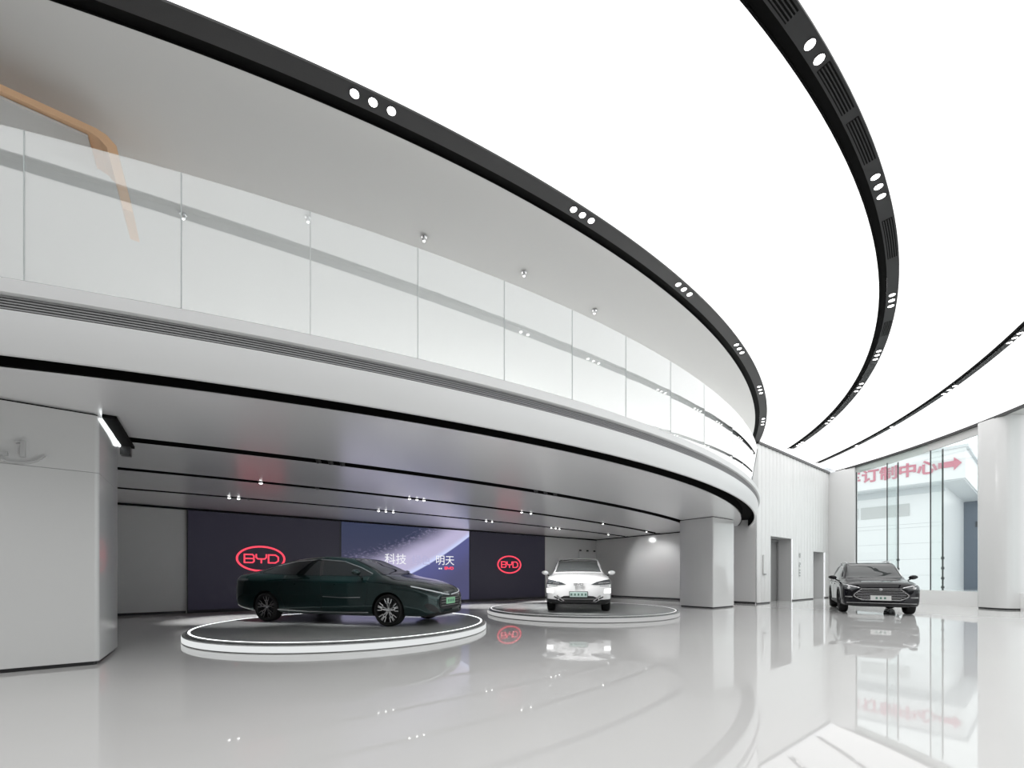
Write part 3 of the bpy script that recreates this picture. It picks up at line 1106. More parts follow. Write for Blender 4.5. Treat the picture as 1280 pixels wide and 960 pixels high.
def make_body(table, wheels, rw, paint, parent, name='body'):
    """lofted car body: columns x, z_bottom, w_mid, z_mid, w_shoulder, z_shoulder, w_belt, z_belt, w_rail, z_rail, z_top"""
    table = sorted(table)
    xs = [r[0] for r in table]
    fs = [pchip(xs, [r[k] for r in table]) for k in range(1, 11)]
    st = []
    x = xs[0]
    n = 84
    stations = []
    for i in range(n + 1):
        t = i / n
        u = 0.5 - 0.5 * math.cos(PI * t)
        stations.append(xs[0] + (xs[-1] - xs[0]) * (0.55 * u + 0.45 * t))
    secs = []
    for x in stations:
        zb, wm, zm, wsh, zsh, wb, zbe, wr, zr, zt = [f(x) for f in fs]
        P = [Vector((0, zb)), Vector((0.62 * wm, zb)), Vector((0.93 * wm, zb + 0.035)), Vector((0.985 * wm, zb + 0.14)),
             Vector((wm, zm)), Vector((wsh, zsh)), Vector((wb, zbe)), Vector((wr, zr)), Vector((0.62 * wr, zt - 0.22 * (zt - zr))), Vector((0, zt))]
        secs.append(catmull(P, 4))
    k = len(secs[0])
    V, Fc = [], []
    for x, sec in zip(stations, secs):
        ring = [(x, p.x, p.y) for p in sec] + [(x, -p.x, p.y) for p in reversed(sec[1:-1])]
        V += ring
    R = 2 * k - 2
    for i in range(len(stations) - 1):
        for j in range(R):
            w = (j + 1) % R
            Fc.append((i * R + j, (i + 1) * R + j, (i + 1) * R + w, i * R + w))
    Fc.append(tuple(range(R)))
    Fc.append(tuple((len(stations) - 1) * R + j for j in reversed(range(R))))
    me = bpy.data.meshes.new(name)
    me.from_pydata(V, [], Fc)
    bm = bmesh.new()
    bm.from_mesh(me)
    bmesh.ops.recalc_face_normals(bm, faces=bm.faces)
    bvh = BVHTree.FromBMesh(bm)
    for f in bm.faces:
        f.smooth = len(f.verts) == 4
    bm.to_mesh(me)
    bm.free()
    me.materials.append(paint)
    me.materials.append(M_arch)
    tmp = bpy.data.objects.new('tmp_body', me)
    COL.objects.link(tmp)
    cm = MB()
    for ax in wheels:
        for sgn in (-1, 1):
            Mx = Matrix.Translation((ax, sgn * 0.86, rw)) @ Matrix.Rotation(PI / 2, 4, 'X')
            rr = rw + 0.045
            cm.lathe([(0.0005, -0.30), (rr, -0.30), (rr, 0.30), (0.0005, 0.30)], 48, M=Mx)
    cut = cm.build('tmp_cut', [M_arch])
    bo = tmp.modifiers.new('arch', 'BOOLEAN')
    bo.operation = 'DIFFERENCE'
    bo.object = cut
    bo.solver = 'EXACT'
    try:
        bo.material_mode = 'TRANSFER'
    except Exception:
        pass
    dg = bpy.context.evaluated_depsgraph_get()
    me2 = bpy.data.meshes.new_from_object(tmp.evaluated_get(dg))
    me2.name = name
    bpy.data.objects.remove(tmp)
    bpy.data.objects.remove(cut)
    bm = bmesh.new()
    bm.from_mesh(me2)
    for e in bm.edges:
        if len(e.link_faces) == 2:
            e.smooth = e.calc_face_angle(0) < 0.55
    for f in bm.faces:
        f.smooth = True
    bm.to_mesh(me2)
    bm.free()
    o = bpy.data.objects.new(name, me2)
    COL.objects.link(o)
    o.parent = parent
    return o, bvh


def decal(bvh, poly, axis, material, name, parent, off=0.006, thick=0.02, cell=0.05, side=1):
    """solid panel following the body: outline seen from the front ('x': y,z), rear ('-x'), side ('y': x,z) or top ('z': x,y)"""
    bm = bmesh.new()
    vs = [bm.verts.new((p[0], p[1], 0)) for p in poly]
    bm.faces.new(vs)
    for ax in (0, 1):
        lo, hi = min(p[ax] for p in poly), max(p[ax] for p in poly)
        q = math.floor(lo / cell) * cell + cell
        while q < hi:
            no = (1, 0, 0) if ax == 0 else (0, 1, 0)
            co = (q, 0, 0) if ax == 0 else (0, q, 0)
            bmesh.ops.bisect_plane(bm, geom=bm.verts[:] + bm.edges[:] + bm.faces[:], plane_co=co, plane_no=no)
            q += cell
    bmesh.ops.triangulate(bm, faces=[f for f in bm.faces if len(f.verts) > 4])
    miss = []
    back = {}
    for v in bm.verts:
        a, b = v.co.x, v.co.y
        if axis == 'x': o, d = Vector((9, a, b)), Vector((-1, 0, 0))
        elif axis == '-x': o, d = Vector((-9, a, b)), Vector((1, 0, 0))
        elif axis == 'y': o, d = Vector((a, 9 * side, b)), Vector((0, -side, 0))
        else: o, d = Vector((a, b, 9)), Vector((0, 0, -1))
        loc, nor, i, dist = bvh.ray_cast(o, d)
        if loc is None:
            miss.append(v)
            continue
        if nor.dot(d) > 0: nor = -nor
        v.co = loc + nor * off
        back[v] = loc - nor * thick
    bmesh.ops.delete(bm, geom=miss, context='VERTS')
    V, Fs = [], []
    bm.verts.index_update()
    idx = {v: i for i, v in enumerate(bm.verts)}
    V = [v.co.copy() for v in bm.verts]
    n = len(V)
    V += [back[v] for v in bm.verts]
    for f in bm.faces:
        q = [idx[v] for v in f.verts]
        Fs.append(tuple(q))
        Fs.append(tuple(i + n for i in reversed(q)))
    for e in bm.edges:
        if len(e.link_faces) == 1:
            i, j = idx[e.verts[0]], idx[e.verts[1]]
            Fs.append((i, j, j + n, i + n))
    bm.free()
    m = MB()
    m.add(V, Fs)
    return m.build(name, material, parent, smooth=True) if name else m


def smooth_poly(pts, sub=4):
    P = [Vector(p) for p in pts]
    n = len(P)
    out = []
    for i in range(n):
        a, b, c, d = P[i - 1], P[i], P[(i + 1) % n], P[(i + 2) % n]
        for k in range(sub):
            t = k / sub
            q = 0.5 * ((2 * b) + (c - a) * t + (2 * a - 5 * b + 4 * c - d) * t * t + (3 * b - a - 3 * c + d) * t ** 3)
            out.append((q.x, q.y))
    return out


def stroke_poly(pts, w):
    P = [Vector(p) for p in pts]
    L, R = [], []
    for i, p in enumerate(P):
        d = (P[min(i + 1, len(P) - 1)] - P[max(i - 1, 0)]).normalized()
        n = Vector((-d.y, d.x)) * w / 2
        L.append(p + n)
        R.append(p - n)
    return [(q.x, q.y) for q in L + R[::-1]]


def mirror_y(poly):
    return [(-a, b) for a, b in reversed(poly)]


def wheel(parent, x, side, y, r, w, rim_m, style, spoke_m):
    """tyre with dish, spokes and hub; outer face on +y*side"""
    Mx = Matrix.Rotation(-PI / 2 * side, 4, 'X')     # local z -> +y*side
    wo = bpy.data.objects.new('wheel', None)
    COL.objects.link(wo)
    wo.parent = parent
    wo.location = (x, y, r)
    wo.empty_display_size = 0.1
    rr = r * 0.80
    h = w / 2
    MB().lathe([(rr, -h * 0.9), (r * 0.90, -h), (r * 0.985, -h * 0.78), (r, -h * 0.4), (r, h * 0.4), (r * 0.985, h * 0.78),
                (r * 0.90, h), (rr * 1.02, h * 0.92), (rr, h * 0.8), (rr, -h * 0.9)], 56, M=Mx).build('tyre', M_tire, wo, smooth=True)
    MB().lathe([(0.001, h * 0.25), (rr * 0.4, h * 0.20), (rr * 0.9, -h * 0.2), (rr, -h * 0.2), (rr, h * 0.86), (rr * 0.955, h * 0.90), (rr * 0.94, h * 0.72), (rr * 0.94, -h * 0.1), (rr * 0.5, h * 0.10), (0.001, h * 0.15)], 56, M=Mx).build('rim', rim_m, wo, smooth=True)
    sp = MB()
    def spoke(a, r0, r1, w0, w1, z0, z1):
        ca, sa = math.cos(a), math.sin(a)
        P = []
        for (rad, ww, zz) in ((r0, w0, z0), (r1, w1, z1)):
            for sw in (-1, 1):
                for dz in (0, -0.03):
                    q = Vector((rad * ca - sw * ww / 2 * sa, rad * sa + sw * ww / 2 * ca, zz + dz))
                    P.append(Mx @ q)
        sp.add(P, [(0, 1, 3, 2), (4, 6, 7, 5), (0, 4, 5, 1), (2, 3, 7, 6), (0, 2, 6, 4), (1, 5, 7, 3)])
    if style == 'y10':
        for k in range(5):
            a = 2 * PI * k / 5 + 0.3
            for e in (-0.16, 0.16):
                spoke(a + e * 1.2, rr * 0.12, rr * 0.62, 0.034, 0.026, h * 0.55, h * 0.72)
            for e in (-0.34, -0.06, 0.06, 0.34):
                spoke(a + e, rr * 0.55, rr * 0.96, 0.022, 0.02, h * 0.70, h * 0.78)
    else:
        for k in range(5):
            a = 2 * PI * k / 5 + 0.2
            spoke(a, rr * 0.12, rr * 0.96, 0.10, 0.06, h * 0.55, h * 0.75)
            spoke(a + 0.35, rr * 0.2, rr * 0.96, 0.03, 0.03, h * 0.45, h * 0.65)
    sp.lathe([(0.001, h * 0.62), (rr * 0.15, h * 0.60), (rr * 0.17, h * 0.4)], 20, M=Mx)
    sp.build('spokes', spoke_m, wo)
    return wo


def door_mirror(parent, x, y, z, side, paint, s=1.0):
    """mirror head on a stalk; faces forward (+x)"""
    m = MB()
    n, k = 10, 14
    V, Fs = [], []
    for i in range(n + 1):
        t = i / n
        th = PI * t
        for j in range(k):
            a = 2 * PI * j / k
            q = (abs(math.cos(a)) ** 0.7) * math.copysign(1, math.cos(a)), (abs(math.sin(a)) ** 0.7) * math.copysign(1, math.sin(a))
            rad = math.sin(th) ** 0.55
            V.append((x + 0.085 * s * q[0] * rad - 0.03 * t, y + side * (0.02 + 0.24 * s * t), z + (0.075 - 0.012 * t) * s * q[1] * rad + 0.02 * t))
    for i in range(n):
        for j in range(k):
            w = (j + 1) % k
            Fs.append((i * k + j, i * k + w, (i + 1) * k + w, (i + 1) * k + j))
    m.add(V, Fs)
    o = m.build('door_mirror', paint, parent, smooth=True)
    st = MB()
    st.tube([(x + 0.01, y - side * 0.10, z - 0.13), (x, y + side * 0.01, z - 0.09), (x, y + side * 0.07, z - 0.05)], 0.022, 8)
    st.build('mirror_stalk', M_plastic, o, smooth=True)
    return o


def plate(parent, bvh, z, material, w=0.48, h=0.14, marks=4):
    loc, nor, i, d = bvh.ray_cast(Vector((9, 0, z)), Vector((-1, 0, 0)))
    x = loc.x + 0.015
    p = MB().box((x, 0, z), (0.02, w, h)).build('number_plate', material, parent, bevel=0.006)
    for q in range(marks):
        MB().box((x + 0.011, (q - (marks - 1) / 2) * w * 0.2, z), (0.004, w * 0.10, h * 0.42)).build('plate_mark', M_platemark, p)
    fr = MB()
    fr.box((x - 0.012, 0, z), (0.02, w + 0.03, h + 0.03))
    fr.build('plate_holder', M_plastic, p)
    return p


def heading(hx, hy):
    return math.atan2(hy, hx)


# ---- dark green sedan on the near turntable
M_green = mat('dark_green_paint', (0.004, 0.024, 0.024), 0.18, metal=0.6, coat=0.8)
sed = thing('sedan', 'dark green sedan parked side-on on the bright-rimmed turntable', 'car', (-3.965, 10.06, TT), heading(0.957, -0.291))
T = [
    (-2.80, .45, .60, .70, .60, .88, .54, 1.00, .42, 1.035, 1.05),
    (-2.74, .36, .80, .70, .78, .95, .69, 1.08, .51, 1.12, 1.135),
    (-2.50, .28, .90, .72, .89, .98, .80, 1.11, .62, 1.16, 1.185),
    (-2.10, .22, .94, .72, .94, .97, .86, 1.11, .62, 1.23, 1.265),
    (-1.65, .20, .95, .72, .95, .97, .87, 1.10, .60, 1.34, 1.38),
    (-1.00, .19, .95, .72, .945, .97, .87, 1.085, .60, 1.45, 1.49),
    (-.30, .18, .945, .72, .94, .96, .87, 1.07, .60, 1.50, 1.54),
    (.40, .18, .94, .72, .935, .95, .86, 1.05, .60, 1.45, 1.50),
    (.95, .18, .94, .72, .935, .93, .85, 1.04, .62, 1.27, 1.315),
    (1.40, .19, .945, .72, .94, .92, .84, 1.02, .66, 1.10, 1.13),
    (1.65, .20, .945, .72, .94, .90, .82, .99, .60, 1.05, 1.075),
    (2.10, .20, .93, .70, .92, .85, .76, .93, .55, .98, 1.00),
    (2.45, .20, .86, .64, .84, .75, .66, .845, .45, .89, .905),
    (2.60, .22, .75, .58, .73, .67, .56, .77, .38, .82, .83),
    (2.67, .28, .62, .53, .60, .61, .47, .70, .30, .735, .74),
]
AXL = 1.66
body, bv = make_body(T, (-AXL, AXL), 0.345, M_green, sed)
dlo = smooth_poly([(-2.0, 1.19), (-1.60, 1.285), (-1.0, 1.40), (-.3, 1.44), (.35, 1.385), (.80, 1.245), (1.14, 1.105), (1.0, 1.075), (0, 1.085), (-1.0, 1.105), (-1.88, 1.15)], 4)
for sd in (-1, 1):
    decal(bv, dlo, 'y', M_carglass, 'side_window', sed, side=sd)
    decal(bv, stroke_poly([(-2.04, 1.19), (-1.60, 1.305), (-1.0, 1.42), (-.3, 1.46), (.36, 1.405), (.82, 1.262), (1.16, 1.12)], 0.018), 'y', M_chrome, 'window_trim', sed, off=0.010, side=sd)
    decal(bv, stroke_poly([(-.12, 1.085), (-.20, 1.25), (-.25, 1.445)], 0.07), 'y', M_plastic, 'door_pillar', sed, off=0.009, side=sd)
    decal(bv, stroke_poly([(-1.30, .30), (-.5, .275), (.6, .275), (1.18, .29)], 0.022), 'y', M_chrome, 'sill_trim', sed, off=0.009, side=sd)
    for nm, pts in (('door_gap', [(1.12, 1.06), (1.15, .75), (1.08, .36)]), ('door_gap', [(-.08, 1.07), (-.06, .6), (-.06, .30)]), ('door_gap', [(-1.12, 1.09), (-1.28, .76), (-1.10, .36)])):
        decal(bv, stroke_poly(pts, 0.009), 'y', M_seam, nm, sed, off=0.002, side=sd)
    for hx in (.18, -.92):
        decal(bv, stroke_poly([(hx - .12, .90), (hx + .12, .893)], 0.028), 'y', M_green, 'door_handle', sed, off=0.022, side=sd)
    decal(bv, stroke_poly([(-.02, .62), (.5, .60), (.98, .615)], 0.012), 'y', M_chrome, 'door_moulding', sed, off=0.006, side=sd)
    decal(bv, [(-2.66, .97), (-2.2, .975), (-2.2, 1.01), (-2.66, 1.03)], 'y', M_lampglass, 'tail_lamp', sed, side=sd)
    hl = smooth_poly([(sd * .40, .725), (sd * .60, .77), (sd * .78, .835), (sd * .885, .885), (sd * .875, .815), (sd * .74, .75), (sd * .55, .70)], 3)
    if sd > 0: hl = hl[::-1]
    h = decal(bv, hl, 'x', M_lampglass, 'headlamp', sed, cell=0.03)
    decal(bv, stroke_poly([(sd * .06, .665), (sd * .36, .695), (sd * .58, .735), (sd * .76, .785), (sd * .885, .85)], 0.018), 'x', M_barglow, 'headlamp_bar', sed, off=0.014, cell=0.03)
    si = smooth_poly([(sd * .56, .30), (sd * .74, .33), (sd * .84, .46), (sd * .78, .50), (sd * .62, .40)], 3)
    decal(bv, si, 'x', M_plastic, 'bumper_blade', sed, off=0.008, cell=0.03)
    wheel(sed, AXL, sd, sd * 0.835, 0.345, 0.235, M_rimdark, 'y10', M_chrome)
    wheel(sed, -AXL, sd, sd * 0.835, 0.345, 0.235, M_rimdark, 'y10', M_chrome)
    door_mirror(sed, .95, sd * .89, 1.15, sd, M_green, 0.9)
ws = smooth_poly([(1.40, -.60), (1.43, 0), (1.40, .60), (1.28, .66), (.9, .58), (.50, .50), (.46, 0), (.50, -.50), (.9, -.58), (1.28, -.66)], 3)
decal(bv, ws, 'z', M_carglass, 'windscreen', sed)
decal(bv, [(.40, -.50), (.40, .50), (-.85, .50), (-.85, -.50)], 'z', M_carglass, 'roof_glass', sed, off=0.004)
decal(bv, smooth_poly([(-1.0, -.50), (-1.0, .50), (-1.6, .53), (-2.05, .52), (-2.1, 0), (-2.05, -.52), (-1.6, -.53)], 3), 'z', M_carglass, 'rear_window', sed)
decal(bv, smooth_poly([(-.52, .50), (-.42, .635), (0, .65), (.42, .635), (.52, .50), (.44, .38), (0, .35), (-.44, .38)], 3), 'x', M_plastic, 'grille', sed, off=0.008, cell=0.04)
for z in (.43, .49, .55, .605):
    decal(bv, stroke_poly([(-.44, z), (.44, z)], 0.012), 'x', M_steel, 'grille_bar', sed, off=0.016, cell=0.05)
decal(bv, [(-.80, .235), (.80, .235), (.74, .29), (-.74, .29)], 'x', M_plastic, 'front_lip', sed, off=0.02, cell=0.05)
plate(sed, bv, 0.53, M_plateg, 0.44, 0.14)

# ---- white SUV on the far turntable
M_carwhite = mat('white_paint', (0.90, 0.90, 0.90), 0.25, coat=1.0)
suv = thing('suv', 'white electric car facing out on the far turntable', 'car', (2.28, 14.16, TT), heading(-0.15, -0.99))
T = [
    (-2.40, .55, .60, .75, .58, .95, .52, 1.05, .40, 1.12, 1.14),
    (-2.33, .42, .86, .75, .84, .98, .76, 1.10, .58, 1.30, 1.33),
    (-2.10, .32, .93, .75, .92, .99, .85, 1.10, .62, 1.50, 1.54),
    (-1.42, .25, .95, .75, .95, .98, .88, 1.08, .66, 1.60, 1.645),
    (-.60, .22, .955, .75, .95, .97, .88, 1.06, .67, 1.65, 1.70),
    (.20, .22, .955, .75, .95, .96, .88, 1.05, .67, 1.63, 1.68),
    (.48, .22, .955, .75, .95, .955, .875, 1.05, .675, 1.56, 1.605),
    (.85, .22, .955, .77, .95, .97, .87, 1.09, .69, 1.37, 1.405),
    (1.22, .23, .955, .78, .95, .98, .87, 1.11, .73, 1.18, 1.215),
    (1.42, .24, .955, .78, .95, .99, .87, 1.10, .66, 1.155, 1.18),
    (1.90, .25, .95, .76, .94, .96, .84, 1.06, .60, 1.10, 1.12),
    (2.20, .26, .935, .70, .92, .91, .80, 1.01, .56, 1.045, 1.06),
    (2.36, .28, .89, .64, .88, .84, .72, .93, .48, .97, .98),
    (2.43, .32, .78, .56, .76, .76, .60, .83, .40, .88, .89),
]
AXS = 1.42
body, bv = make_body(T, (-AXS, AXS), 0.365, M_carwhite, suv)
for sd in (-1, 1):
    decal(bv, smooth_poly([(-2.0, 1.20), (-1.75, 1.42), (-1.3, 1.50), (-.4, 1.545), (.25, 1.51), (.68, 1.35), (1.02, 1.16), (.8, 1.11), (-.5, 1.11), (-1.7, 1.14)], 3), 'y', M_carglass, 'side_window', suv, side=sd)
    decal(bv, [(-1.0, .24), (1.0, .24), (1.0, .40), (-1.0, .40)], 'y', M_plastic, 'sill_cladding', suv, side=sd, off=0.012)
    for ax in (-AXS, AXS):
        arc = [(ax + .445 * math.cos(math.radians(a)), .365 + .445 * math.sin(math.radians(a))) for a in range(-12, 193, 12)]
        decal(bv, stroke_poly(arc, 0.06), 'y', M_plastic, 'arch_trim', suv, side=sd, off=0.012)
    for pts in ([(.98, 1.06), (1.0, .7), (.9, .42)], [(-.12, 1.08), (-.12, .42)], [(-1.0, 1.10), (-1.16, .80), (-1.0, .42)]):
        decal(bv, stroke_poly(pts, 0.009), 'y', M_seam, 'door_gap', suv, off=0.002, side=sd)
    for hx in (.10, -.85):
        decal(bv, stroke_poly([(hx - .11, .93), (hx + .11, .93)], 0.03), 'y', M_carwhite, 'door_handle', suv, off=0.022, side=sd)
    hl = [(sd * .36, .835), (sd * .52, .91), (sd * .72, .955), (sd * .90, .985), (sd * .915, .84), (sd * .72, .825), (sd * .52, .82)]
    if sd > 0: hl = hl[::-1]
    h = decal(bv, hl, 'x', M_lampglass, 'headlamp', suv, cell=0.03)
    decal(bv, stroke_poly([(sd * .56, .868), (sd * .72, .876), (sd * .88, .885)], 0.02), 'x', M_chrome, 'headlamp_bar', suv, off=0.012, cell=0.03)
    decal(bv, stroke_poly([(sd * .60, .795), (sd * .86, .80)], 0.014), 'x', M_plastic, 'lamp_underline', suv, off=0.004, cell=0.03)
    dl = [(sd * .72, .585), (sd * .91, .59), (sd * .92, .72), (sd * .73, .71)]
    decal(bv, dl if sd < 0 else dl[::-1], 'x', M_lamplit, 'daytime_lamp', suv, cell=0.03)
    fi = [(sd * .70, .545), (sd * .93, .55), (sd * .93, .69), (sd * .71, .68)]
    decal(bv, stroke_poly([(sd * .62, .52), (sd * .42, .36)], 0.035), 'x', M_chrome, 'bumper_blade', suv, off=0.018, cell=0.03)
    decal(bv, stroke_poly([(sd * .70, .485), (sd * .58, .42)], 0.03), 'x', M_plastic, 'bumper_slit', suv, off=0.008, cell=0.03)
    wheel(suv, AXS, sd, sd * 0.835, 0.365, 0.235, M_rimdark, 'five', M_chrome)
    wheel(suv, -AXS, sd, sd * 0.835, 0.365, 0.235, M_rimdark, 'five', M_chrome)
    door_mirror(suv, .84, sd * .925, 1.175, sd, M_carwhite, 1.05)
decal(bv, smooth_poly([(1.17, -.66), (1.21, 0), (1.17, .66), (1.05, .70), (.75, .64), (.42, .56), (.37, 0), (.42, -.56), (.75, -.64), (1.05, -.70)], 3), 'z', M_carglass2, 'windscreen', suv)
decal(bv, [(-2.25, -.55), (-2.25, .55), (-2.0, .55), (-2.0, -.55)], 'z', M_carglass, 'rear_window', suv)
decal(bv, smooth_poly([(-.42, .50), (0, .505), (.42, .50), (.56, .40), (.44, .34), (0, .33), (-.44, .34), (-.56, .40)], 2), 'x', M_plastic, 'grille', suv, off=0.006, cell=0.04)
decal(bv, [(-.88, .27), (.88, .27), (.90, .42), (.62, .40), (.5, .335), (-.5, .335), (-.62, .40), (-.90, .42)], 'x', M_plastic, 'bumper_cladding', suv, off=0.012, cell=0.04)
decal(bv, stroke_poly([(-.46, .415), (.46, .415)], 0.018), 'x', M_steel, 'grille_bar', suv, off=0.014, cell=0.05)
plate(suv, bv, 0.545, M_platew, 0.50, 0.15, 5)
loc = bv.ray_cast(Vector((9, 0, .84)), Vector((-1, 0, 0)))[0]
bt = bpy.data.objects.new('badge', None)
COL.objects.link(bt)
bt.parent = suv
bt.location = (loc.x + 0.02, 0, 0)
bt.rotation_euler = (0, 0, PI / 2)
lettering(bt, 0, .84, .05, .26, M_steel, 0, 0.014, 'badge_letter', 0.012)

# ---- black SUV on the floor by the elevators
M_carblack = mat('black_paint', (0.003, 0.003, 0.005), 0.03, spec=0.40)
tan = thing('suv', 'black SUV with a wide chrome grille standing on the floor by the glass facade', 'car', (13.10, 15.05, 0), heading(-0.55, -0.835))
tan.scale = (1.0, 1.0, 1.02)
T = [
    (-2.42, .55, .60, .75, .58, .95, .52, 1.05, .40, 1.15, 1.17),
    (-2.34, .42, .86, .75, .84, 1.0, .76, 1.10, .60, 1.38, 1.41),
    (-2.10, .32, .94, .75, .93, 1.01, .86, 1.11, .63, 1.57, 1.61),
    (-1.42, .25, .965, .75, .96, 1.0, .88, 1.10, .66, 1.65, 1.69),
    (-.60, .22, .97, .75, .96, .99, .88, 1.08, .67, 1.68, 1.72),
    (.20, .22, .97, .75, .96, .98, .88, 1.07, .67, 1.65, 1.69),
    (.48, .22, .97, .75, .96, .975, .875, 1.07, .68, 1.57, 1.61),
    (.85, .22, .97, .75, .96, .97, .87, 1.07, .69, 1.36, 1.395),
    (1.20, .23, .97, .76, .965, .98, .87, 1.08, .72, 1.135, 1.16),
    (1.42, .24, .97, .76, .965, .97, .86, 1.06, .66, 1.11, 1.13),
    (1.90, .25, .965, .74, .95, .94, .85, 1.02, .62, 1.06, 1.09),
    (2.20, .26, .95, .70, .93, .90, .80, .98, .58, 1.02, 1.035),
    (2.37, .28, .90, .66, .88, .84, .74, .92, .52, .955, .965),
    (2.44, .32, .80, .62, .78, .78, .62, .84, .42, .87, .875),
]
body, bv = make_body(T, (-1.41, 1.41), 0.372, M_carblack, tan)
for sd in (-1, 1):
    decal(bv, smooth_poly([(-2.0, 1.22), (-1.75, 1.48), (-1.3, 1.55), (-.4, 1.58), (.25, 1.53), (.68, 1.36), (1.0, 1.14), (.8, 1.11), (-.5, 1.13), (-1.7, 1.16)], 3), 'y', M_carglass, 'side_window', tan, side=sd)
    decal(bv, stroke_poly([(-1.75, 1.50), (-1.3, 1.57), (-.4, 1.60), (.25, 1.55), (.70, 1.375), (1.02, 1.15)], 0.02), 'y', M_chrome, 'window_trim', tan, off=0.010, side=sd)
    decal(bv, [(-1.0, .24), (1.0, .24), (1.0, .38), (-1.0, .38)], 'y', M_plastic, 'sill_cladding', tan, side=sd, off=0.012)
    for pts in ([(.98, 1.08), (1.0, .7), (.9, .40)], [(-.12, 1.10), (-.12, .40)], [(-1.0, 1.12), (-1.16, .80), (-1.0, .40)]):
        decal(bv, stroke_poly(pts, 0.009), 'y', M_seam, 'door_gap', tan, off=0.002, side=sd)
    for hx in (.10, -.85):
        decal(bv, stroke_poly([(hx - .11, .95), (hx + .11, .95)], 0.03), 'y', M_chrome, 'door_handle', tan, off=0.022, side=sd)
    for ax in (-1.41, 1.41):
        arc = [(ax + .455 * math.cos(math.radians(a)), .372 + .455 * math.sin(math.radians(a))) for a in range(-12, 193, 12)]
        decal(bv, stroke_poly(arc, 0.06), 'y', M_plastic, 'arch_trim', tan, side=sd, off=0.012)
    hl = [(sd * .52, .83), (sd * .70, .885), (sd * .90, .945), (sd * .925, .86), (sd * .88, .80), (sd * .68, .785)]
    if sd > 0: hl = hl[::-1]
    decal(bv, hl, 'x', M_lampglass, 'headlamp', tan, cell=0.03)
    decal(bv, stroke_poly([(sd * .46, .835), (sd * .70, .90), (sd * .90, .955)], 0.016), 'x', M_chrome, 'headlamp_bar', tan, off=0.012, cell=0.03)
    MB().lathe([(0.001, 0), (0.045, 0), (0.05, 0.02), (0.001, 0.03)], 16, M=Matrix.Translation((bv.ray_cast(Vector((9, sd * .78, .855)), Vector((-1, 0, 0)))[0].x, sd * .78, .855)) @ Matrix.Rotation(PI / 2, 4, 'Y')).build('headlamp_lens', M_chrome, tan, smooth=True)
    decal(bv, stroke_poly([(sd * .70, .56), (sd * .88, .565)], 0.03), 'x', M_steel, 'fog_slit', tan, off=0.008, cell=0.03)
    wheel(tan, 1.41, sd, sd * 0.845, 0.372, 0.245, M_rimdark, 'five', M_chrome)
    wheel(tan, -1.41, sd, sd * 0.845, 0.372, 0.245, M_rimdark, 'five', M_chrome)
    door_mirror(tan, .84, sd * .93, 1.17, sd, M_carblack, 1.05)
    rr = MB()
    rr.tube([(.25, sd * .60, 1.66), (.05, sd * .61, 1.735), (-.6, sd * .62, 1.765), (-1.3, sd * .61, 1.74), (-1.6, sd * .60, 1.66)], 0.018, 8)
    rr.build('roof_rail', M_chrome, tan, smooth=True)
decal(bv, smooth_poly([(1.15, -.68), (1.19, 0), (1.15, .68), (1.02, .70), (.75, .64), (.42, .56), (.37, 0), (.42, -.56), (.75, -.64), (1.02, -.70)], 3), 'z', M_carglass2, 'windscreen', tan)
decal(bv, [(.28, -.52), (.28, .52), (-1.4, .52), (-1.4, -.52)], 'z', M_carglass, 'roof_glass', tan, off=0.004)
decal(bv, [(-2.28, -.55), (-2.28, .55), (-2.05, .55), (-2.05, -.55)], 'z', M_carglass, 'rear_window', tan)
gp = [(-.46, .825), (.46, .825), (.64, .655), (.66, .60), (.60, .545), (.46, .475), (-.46, .475), (-.60, .545), (-.66, .60), (-.64, .655)]
decal(bv, gp, 'x', M_gap, 'grille', tan, off=0.006, cell=0.04)
fr = stroke_poly(gp + gp[:2], 0.03)
m = MB()
gg = gp + [gp[0]]
for a, b in zip(gg[:-1], gg[1:]):
    q = decal(bv, stroke_poly([a, b], 0.032), 'x', M_chrome, None, tan, off=0.022, cell=0.04)
    m.add(q.v, q.f)
m.build('grille_frame', M_chrome, tan)
for z, w in ((.775, .48), (.725, .54), (.675, .59), (.625, .61), (.575, .58), (.53, .5)):
    decal(bv, stroke_poly([(-w, z), (w, z)], 0.018), 'x', M_chrome, 'grille_bar', tan, off=0.018, cell=0.05)
loc = bv.ray_cast(Vector((9, 0, .80)), Vector((-1, 0, 0)))[0]
MB().lathe([(0.001, 0), (0.035, 0), (0.038, 0.015), (0.03, 0.022), (0.001, 0.024)], 24, M=Matrix.Translation((loc.x + .02, 0, .80)) @ Matrix.Rotation(PI / 2, 4, 'Y')).build('badge', M_chrome, tan, smooth=True)
decal(bv, [(-.88, .26), (.88, .26), (.88, .34), (-.88, .34)], 'x', M_plastic, 'bumper_cladding', tan, off=0.012, cell=0.05)
decal(bv, stroke_poly([(-.84, .375), (.84, .375)], 0.02), 'x', M_steel, 'bumper_trim', tan, off=0.012, cell=0.05)
plate(tan, bv, 0.535, mat('white_plate', (0.62, 0.62, 0.61), 0.4), 0.50, 0.15, 3)

